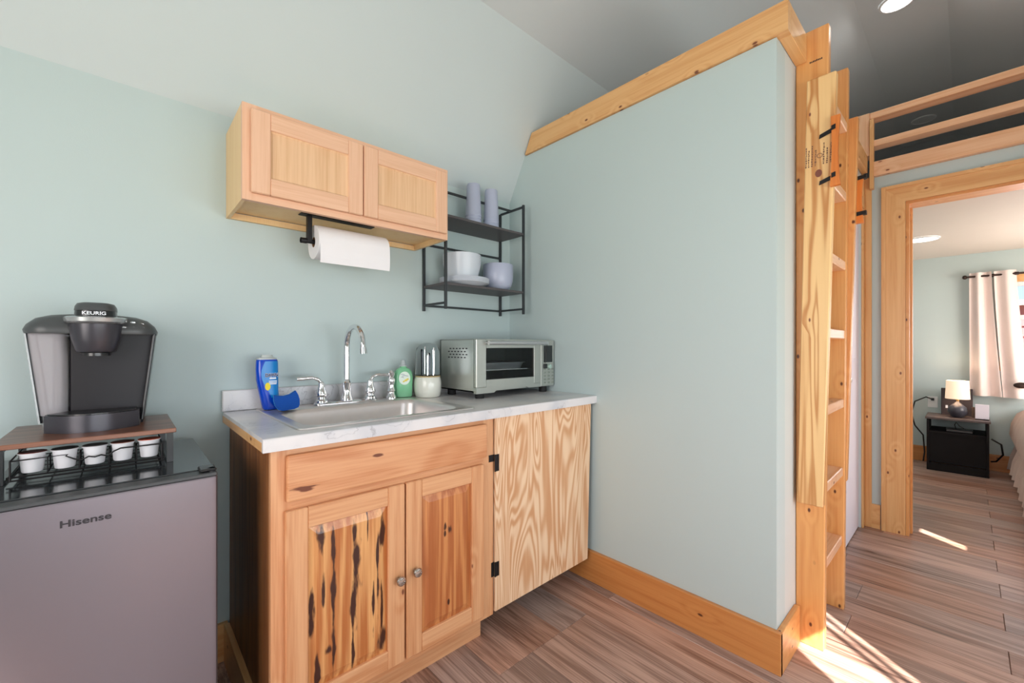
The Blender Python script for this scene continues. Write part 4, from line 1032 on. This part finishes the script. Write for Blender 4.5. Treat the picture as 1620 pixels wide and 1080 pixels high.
# pods
pt = ['white coffee pod with maroon lid, first from the left in the wire drawer', 'white coffee pod with black lid, second from the left in the wire drawer',
      'white coffee pod with grey lid behind the wavy wire', 'white coffee pod with brown lid, second from the right in the wire drawer', 'white coffee pod with orange lid at the right end of the wire drawer']
pod0 = None
for i, x in enumerate(sp5):
    loc = (x, 1.502, 0.8587)
    o = thing('coffee_pod', pt[i], 'coffee pod', loc, group='coffee pods in the front row')
    if pod0 is None:
        m = MB(); m.lathe([(0.001, 0.0), (0.0165, 0.0), (0.0180, 0.002), (0.0215, 0.041), (0.0218, 0.043), (0.0245, 0.0435), (0.0248, 0.045), (0.0240, 0.0458), (0.001, 0.0458)], n=28)
        c_ = m.build('cup', CUPW, o, smooth=True); pod0 = c_.data
        m = MB(); m.lathe([(0.0238, 0.0458), (0.0232, 0.0472), (0.001, 0.0474)], n=28); l_ = m.build('lid', LIDS[0], o, smooth=True); lid0 = l_.data
    else:
        c_ = bpy.data.objects.new('cup', pod0); C.objects.link(c_); c_.parent = o
        lm = lid0.copy(); lm.materials.clear(); lm.materials.append(LIDS[i]); l_ = bpy.data.objects.new('lid', lm); C.objects.link(l_); l_.parent = o

# ---------------------------------------------------------------- coffee maker
cmo = (-0.060, 1.682, gz1 + 0.0122)
cm = thing('coffee_maker', 'black single-serve coffee maker with a clear water tank on the walnut stand', 'coffee maker', cmo, rotz=math.radians(-3))
def lr(x0, x1, y0, y1, z, r=0.02): return rrect(x0, x1, y0, y1, r, z, n=5)
hw = lambda z: 0.100 + 0.028 * (z / 0.26)
m = MB(); m.loft([lr(-0.050, hw(z), -0.035 , 0.135, z, 0.006) for z in (0.0, 0.05, 0.12, 0.2, 0.256)]); m.build('body', MIDB, cm, smooth=True)
m = MB(); m.loft([lr(hw(z) - 0.006, hw(z) + 0.002, -0.060, 0.120, z, 0.0035) for z in (0.012, 0.12, 0.258)]); m.build('side_cheek', BLACKP, cm, smooth=True)
m = MB(); m.loft([lr(-hw(z), -0.052, -0.055, 0.125, z, 0.022) for z in (0.040, 0.12, 0.2, 0.256)]); tk = m.build('water_tank', TANK, cm, smooth=True)
m = MB(); m.loft([lr(-hw(0) + 0.001, -0.052, -0.050, 0.125, 0.0, 0.02), lr(-hw(0.04) + 0.001, -0.052, -0.050, 0.125, 0.0395, 0.02)]); m.build('tank_base', SILV, cm, smooth=True)
m = MB(); m.loft([[( -hw(z) - 0.0015, y, z) for y in (-0.05, -0.03)] + [(-hw(z) + 0.002, y, z) for y in (-0.03, -0.05)] for z in (0.02, 0.258)]); m.build('tank_edge', SILV, tk)
m = MB(); m.lathe([(0.012, 0.045), (0.012, 0.250)], (-0.076, 0.02, 0), n=20); m.lathe([(0.016, 0.042), (0.016, 0.050), (0.008, 0.055)], (-0.076, 0.02, 0), n=20); m.build('tank_tube', simple('tube_clear', (215, 212, 200), 0.2, trans=0.5), tk, smooth=True)
# drip base: curved front
fpts = [(-0.088 + 0.182 * i / 16, -0.060 - 0.085 * math.sin(PI * (0.08 + 0.84 * i / 16)) ** 0.7) for i in range(17)]
m = MB(); m.prism(fpts + [(0.096, -0.036), (-0.052, -0.036), (-0.088, -0.052)], 'z', 0.0, 0.044); m.build('drip_base', GUN, cm, smooth=True)
m = MB(); m.prism([(x * 0.93, y * 0.96 - 0.001) for x, y in fpts] + [(0.088, -0.040), (-0.050, -0.040)], 'z', 0.0442, 0.0475); m.build('drip_grate', BLACKP, cm)
# top cover
def cover(z, ins, yf): return rrect(-0.131 + ins, 0.131 - ins, yf, 0.138 - ins * 0.5, 0.05 - min(ins, 0.02), z, n=8)
m = MB(); m.loft([cover(0.256, 0.0, -0.085), cover(0.266, -0.002, -0.088), cover(0.280, 0.004, -0.082), cover(0.296, 0.020, -0.066), cover(0.306, 0.045, -0.050), cover(0.310, 0.075, -0.035)]); cv = m.build('top_cover', DARKG, cm, smooth=True, flat_angle=50)
# buttons on the right of cover
m = MB()
for i, (x, y, z) in enumerate(((0.062, -0.0805, 0.2745), (0.081, -0.0795, 0.2745), (0.100, -0.074, 0.2745), (0.098, -0.066, 0.286), (0.080, -0.070, 0.290))):
    m.lathe([(0.0055, 0.006), (0.0055, -0.0035), (0.003, -0.004)], (x, y, z), axis='y', n=12, sy=0.6)
m.build('button', SILV, cv, smooth=True)
# brew head
m = MB(); hy = -0.078
m.lathe([(0.028, 0.205), (0.035, 0.208), (0.038, 0.214), (0.045, 0.242), (0.050, 0.282)], (0.007, hy, 0), n=40, sx=1.08, sy=1.04); m.build('brew_head', GUN, cm, smooth=True)
m = MB(); m.lathe([(0.028, 0.197), (0.028, 0.2045)], (0.007, hy, 0), n=24); m.build('nozzle', BLACKP, cm, smooth=True)
m = MB(); m.lathe([(0.0505, 0.2822), (0.059, 0.288), (0.061, 0.298), (0.055, 0.3015)], (0.007, hy, 0), n=40, sx=1.04, sy=1.04); m.build('silver_band', SILV, cm, smooth=True)
m = MB(); m.loft([rrect(-0.034, 0.048, hy - 0.050, hy + 0.05, 0.034, 0.3017, n=8), rrect(-0.033, 0.047, hy - 0.049, hy + 0.05, 0.034, 0.317, n=8)]); lh = m.build('lid_band', BLACKP, cm, smooth=True)
m = MB(); m.loft([rrect(-0.034, 0.048, hy - 0.051, hy + 0.05, 0.034, 0.3172, n=8), rrect(-0.033, 0.047, hy - 0.048, hy + 0.05, 0.034, 0.328, n=8), rrect(-0.029, 0.043, hy - 0.042, hy + 0.045, 0.03, 0.336, n=8), rrect(-0.019, 0.033, hy - 0.03, hy + 0.03, 0.02, 0.339, n=8)]); m.build('lid_handle', DARKG, cm, smooth=True, flat_angle=50)
text('KEURIG', 0.0122, WHITEI, lh, (0.007, hy - 0.0508, 0.3093), (PI / 2, 0, 0), name='brand_lettering', sx=1.1, off=0.0002)

# ---------------------------------------------------------------- bedroom contents
no_ = (5.55, 0.065, 0)
ns = thing('nightstand', 'black wooden nightstand against the bedroom wall', 'nightstand', no_)
m = MB(no_); m.box(5.54, 5.925, -0.14, 0.27, 0.478, 0.496, bev=0.002); m.build('top', NIGHTT, ns)
for y in (-0.13, 0.244):
    m = MB(no_); m.box(5.55, 5.92, y, y + 0.016, 0.0, 0.4775); m.build('side_panel', NIGHT, ns)
m = MB(no_); m.box(5.556, 5.92, -0.1135, 0.2435, 0.352, 0.366); m.build('shelf', NIGHT, ns)
m = MB(no_); m.box(5.572, 5.586, -0.1135, 0.2435, 0.075, 0.3515); m.build('door', NIGHT, ns)
m = MB(no_); m.box(5.552, 5.568, -0.1135, 0.2435, 0.0, 0.072); m.build('plinth', NIGHT, ns)
m = MB(no_); m.box(5.905, 5.915, -0.1135, 0.2435, 0.07, 0.35); m.build('back_panel', NIGHT, ns)

tl = thing('table_lamp', 'lit table lamp with a white drum shade and round charcoal base', 'lamp', (5.70, 0.062, 0.4965))
m = MB(); m.lathe([(0.030, 0.0), (0.044, 0.010), (0.063, 0.040), (0.066, 0.065), (0.057, 0.095), (0.034, 0.120), (0.014, 0.138), (0.008, 0.150)], n=32); m.build('base', LAMPB, tl, smooth=True)
m = MB(); m.lathe([(0.010, 0.150), (0.010, 0.20)], n=16); m.build('neck', simple('brass', (200, 160, 100), 0.3, 0.8), tl)
m = MB(); m.lathe([(0.082, 0.172), (0.074, 0.340), (0.072, 0.340), (0.080, 0.172), (0.082, 0.172)], n=40, cap0=False, cap1=False); m.build('shade', SHADE, tl, smooth=True)
l = bpy.data.lights.new('bulb', 'POINT'); l.energy = 3.5; l.color = (1, 0.80, 0.58); l.shadow_soft_size = 0.03
lo2 = bpy.data.objects.new('bulb', l); C.objects.link(lo2); lo2.parent = tl; lo2.location = (0, 0, 0.27)
bx = thing('black_box', 'flat black box standing upright behind the table lamp', 'box', (5.86, 0.075, 0.4965))
MB().box(-0.02, 0.02, -0.11, 0.098, 0, 0.255, bev=0.002).build('case', simple('box_black', (48, 38, 42), 0.4), bx)
MB().box(-0.0212, -0.0202, 0.052, 0.068, 0.065, 0.092).build('label', WHITEI, bx)
cd = thing('white_card', 'small white standing card at the right end of the nightstand', 'card', (5.66, -0.090, 0.4965))
MB().box(-0.008, 0.008, -0.042, 0.042, 0.006, 0.136, bev=0.002).build('panel', simple('card_white', (226, 220, 232), 0.4), cd)
MB().box(-0.025, 0.025, -0.042, 0.042, 0.0, 0.006).build('foot', NIGHT, cd)
mg = thing('patterned_mug', 'small dark patterned mug between lamp and white card', 'mug', (5.78, -0.062, 0.4965))
m = MB(); m.lathe([(0.001, 0), (0.030, 0.0), (0.034, 0.004), (0.036, 0.095), (0.033, 0.095), (0.031, 0.008), (0.001, 0.006)], n=24); m.build('body', simple('mug_pattern', (60, 52, 50), 0.4, var=0.9, vscale=60), mg, smooth=True)
rt = thing('router', 'flat black network box with cables inside the nightstand', 'router', (5.66, 0.05, 0.3665))
MB().box(-0.06, 0.06, -0.085, 0.085, 0.0, 0.026, bev=0.004).build('case', BLACKP, rt)
m = MB(); m.tube([(0.0, 0.02, 0.026), (0.01, 0.03, 0.06), (0.02, 0.02, 0.085), (0.03, 0.0, 0.05), (0.03, -0.03, 0.03)], 0.003, n=6); m.build('cable', BLACKP, rt, smooth=True)
ou = thing('wall_outlet', 'white wall outlet beside the black box', 'outlet', (XB - 0.0002, 0.235, 0.60))
MB().box(-0.008, 0, -0.036, 0.036, -0.055, 0.055, bev=0.002).build('plate', WINW, ou)
MB().box(-0.022, -0.0082, -0.012, 0.012, 0.015, 0.04, bev=0.002).build('plug', BLACKP, ou)
m = MB(); m.tube([(5.925, 0.235, 0.627), (5.90, 0.28, 0.65), (5.88, 0.36, 0.60), (5.87, 0.385, 0.48), (5.87, 0.36, 0.36), (5.87, 0.30, 0.27), (5.88, 0.29, 0.10), (5.88, 0.30, 0.008)], 0.006, n=8)
tag(m.build('power_cable', BLACKP, None, smooth=True), 'black power cable looping down left of the nightstand', 'cable')
m = MB(); m.tube([(5.88, -0.150, 0.30), (5.87, -0.21, 0.26), (5.86, -0.22, 0.17), (5.87, -0.18, 0.10), (5.89, -0.150, 0.09)], 0.007, n=8)
tag(m.build('power_cable', BLACKP, None, smooth=True), 'black cable looping out at the right of the nightstand', 'cable')

# curtain rod, curtains, tieback
cr = thing('curtain_rod', 'dark bronze curtain rod over the bedroom window', 'curtain rod', (5.87, -0.6, 1.81))
m = MB((5.87, -0.6, 1.81)); m.cyl((5.87, 0.0, 1.81), (5.87, -1.25, 1.81), 0.009, n=14); m.build('rod', BRONZE, cr, smooth=True)
m = MB((5.87, -0.6, 1.81)); m.lathe([(0.006, -0.002), (0.018, 0.008), (0.020, 0.018), (0.014, 0.030), (0.001, 0.034)], (5.87, 0.0, 1.81), axis='y', n=16); m.build('finial', BRONZE, cr, smooth=True)
for y in (-0.155, -0.30):
    m = MB((5.87, -0.6, 1.81)); m.box(5.87, XB - 0.001, y - 0.006, y + 0.006, 1.80, 1.812); m.cyl((5.87, y - 0.012, 1.81), (5.87, y + 0.012, 1.81), 0.014, n=14); m.build('bracket', BRONZE, cr)
def curtain(ya0, yb0, ya1, yb1, z0, z1, xc, label, waves, amp):
    nx, nz = 48, 10; rows = []
    for j in range(nz + 1):
        t_ = j / nz; z = z1 + (z0 - z1) * t_
        a = ya0 + (ya1 - ya0) * t_ ** 1.3; b = yb0 + (yb1 - yb0) * t_ ** 1.3
        row = [(xc + (amp * (0.7 + 0.5 * t_)) * math.sin(2 * PI * waves * i / nx + 0.6 + 0.5 * t_), a + (b - a) * i / nx, z) for i in range(nx + 1)]
        rows.append(row)
    m = MB((xc, (ya0 + yb0) / 2, z0))
    front = rows; back = [[(x + 0.004, y, z) for x, y, z in r_] for r_ in rows]
    m.loft([f + b[::-1] for f, b in zip(front, back)])
    return tag(m.build('curtain', LINEN, None, smooth=True), label, 'curtain')
curtain(-0.012, -0.150, -0.015, -0.215, 0.695, 1.845, 5.868, 'narrow cream curtain panel at the left end of the rod', 1.6, 0.024)
curtain(-0.165, -0.298, -0.222, -0.385, 0.690, 1.845, 5.862, 'cream curtain panel drawn aside at the window edge', 1.1, 0.020)
tb = thing('curtain_tieback', 'round bronze knob holding back the curtain', 'tieback', (5.83, -0.325, 0.81))
m = MB(); m.lathe([(0.012, 0.015), (0.012, 0.0), (0.045, -0.005), (0.048, -0.012), (0.035, -0.018), (0.001, -0.020)], (0, 0, 0), axis='x', n=24, sy=0.55); m.build('knob', BRONZE, tb, smooth=True)

# bed: only its corner shows at the right edge
be = thing('bed', 'bed with pinkish-beige quilt at the right edge of the bedroom', 'bed', (5.2, -0.8, 0))
q = (5.2, -0.8, 0)
m = MB(q); m.box(4.05, 5.80, -1.28, -0.36, 0.0, 0.24, bev=0.01); m.build('base', NIGHT, be)
m = MB(q); m.box(4.02, 5.82, -1.29, -0.36, 0.24, 0.56, bev=0.04, seg=3); m.build('mattress', WINW, be, smooth=True)
m = MB(q); N = 60; rows = []
for i in range(N + 1):
    x = 3.98 + 1.91 * i / N + 0.0
    wv = 0.012 * math.sin(i * 0.9) + 0.008 * math.sin(i * 2.3)
    rows.append([(x, -1.30, 0.62), (x, -0.46, 0.63 + wv * 0.3), (x, -0.37, 0.615 + wv * 0.3), (x, -0.305 + wv * 0.4, 0.56), (x, -0.275 + wv * 0.6, 0.47), (x, -0.270 + wv * 0.8, 0.37), (x, -0.305 + wv, 0.27), (x, -0.285 + wv * 1.4, 0.18), (x, -0.275 + wv * 1.8, 0.055), (x, -0.290 + wv * 1.8, 0.055), (x, -0.320 + wv, 0.25), (x, -0.345, 0.52), (x, -0.40, 0.565), (x, -1.30, 0.565)])
m.loft(rows); m.build('quilt', BEDL, be, smooth=True)
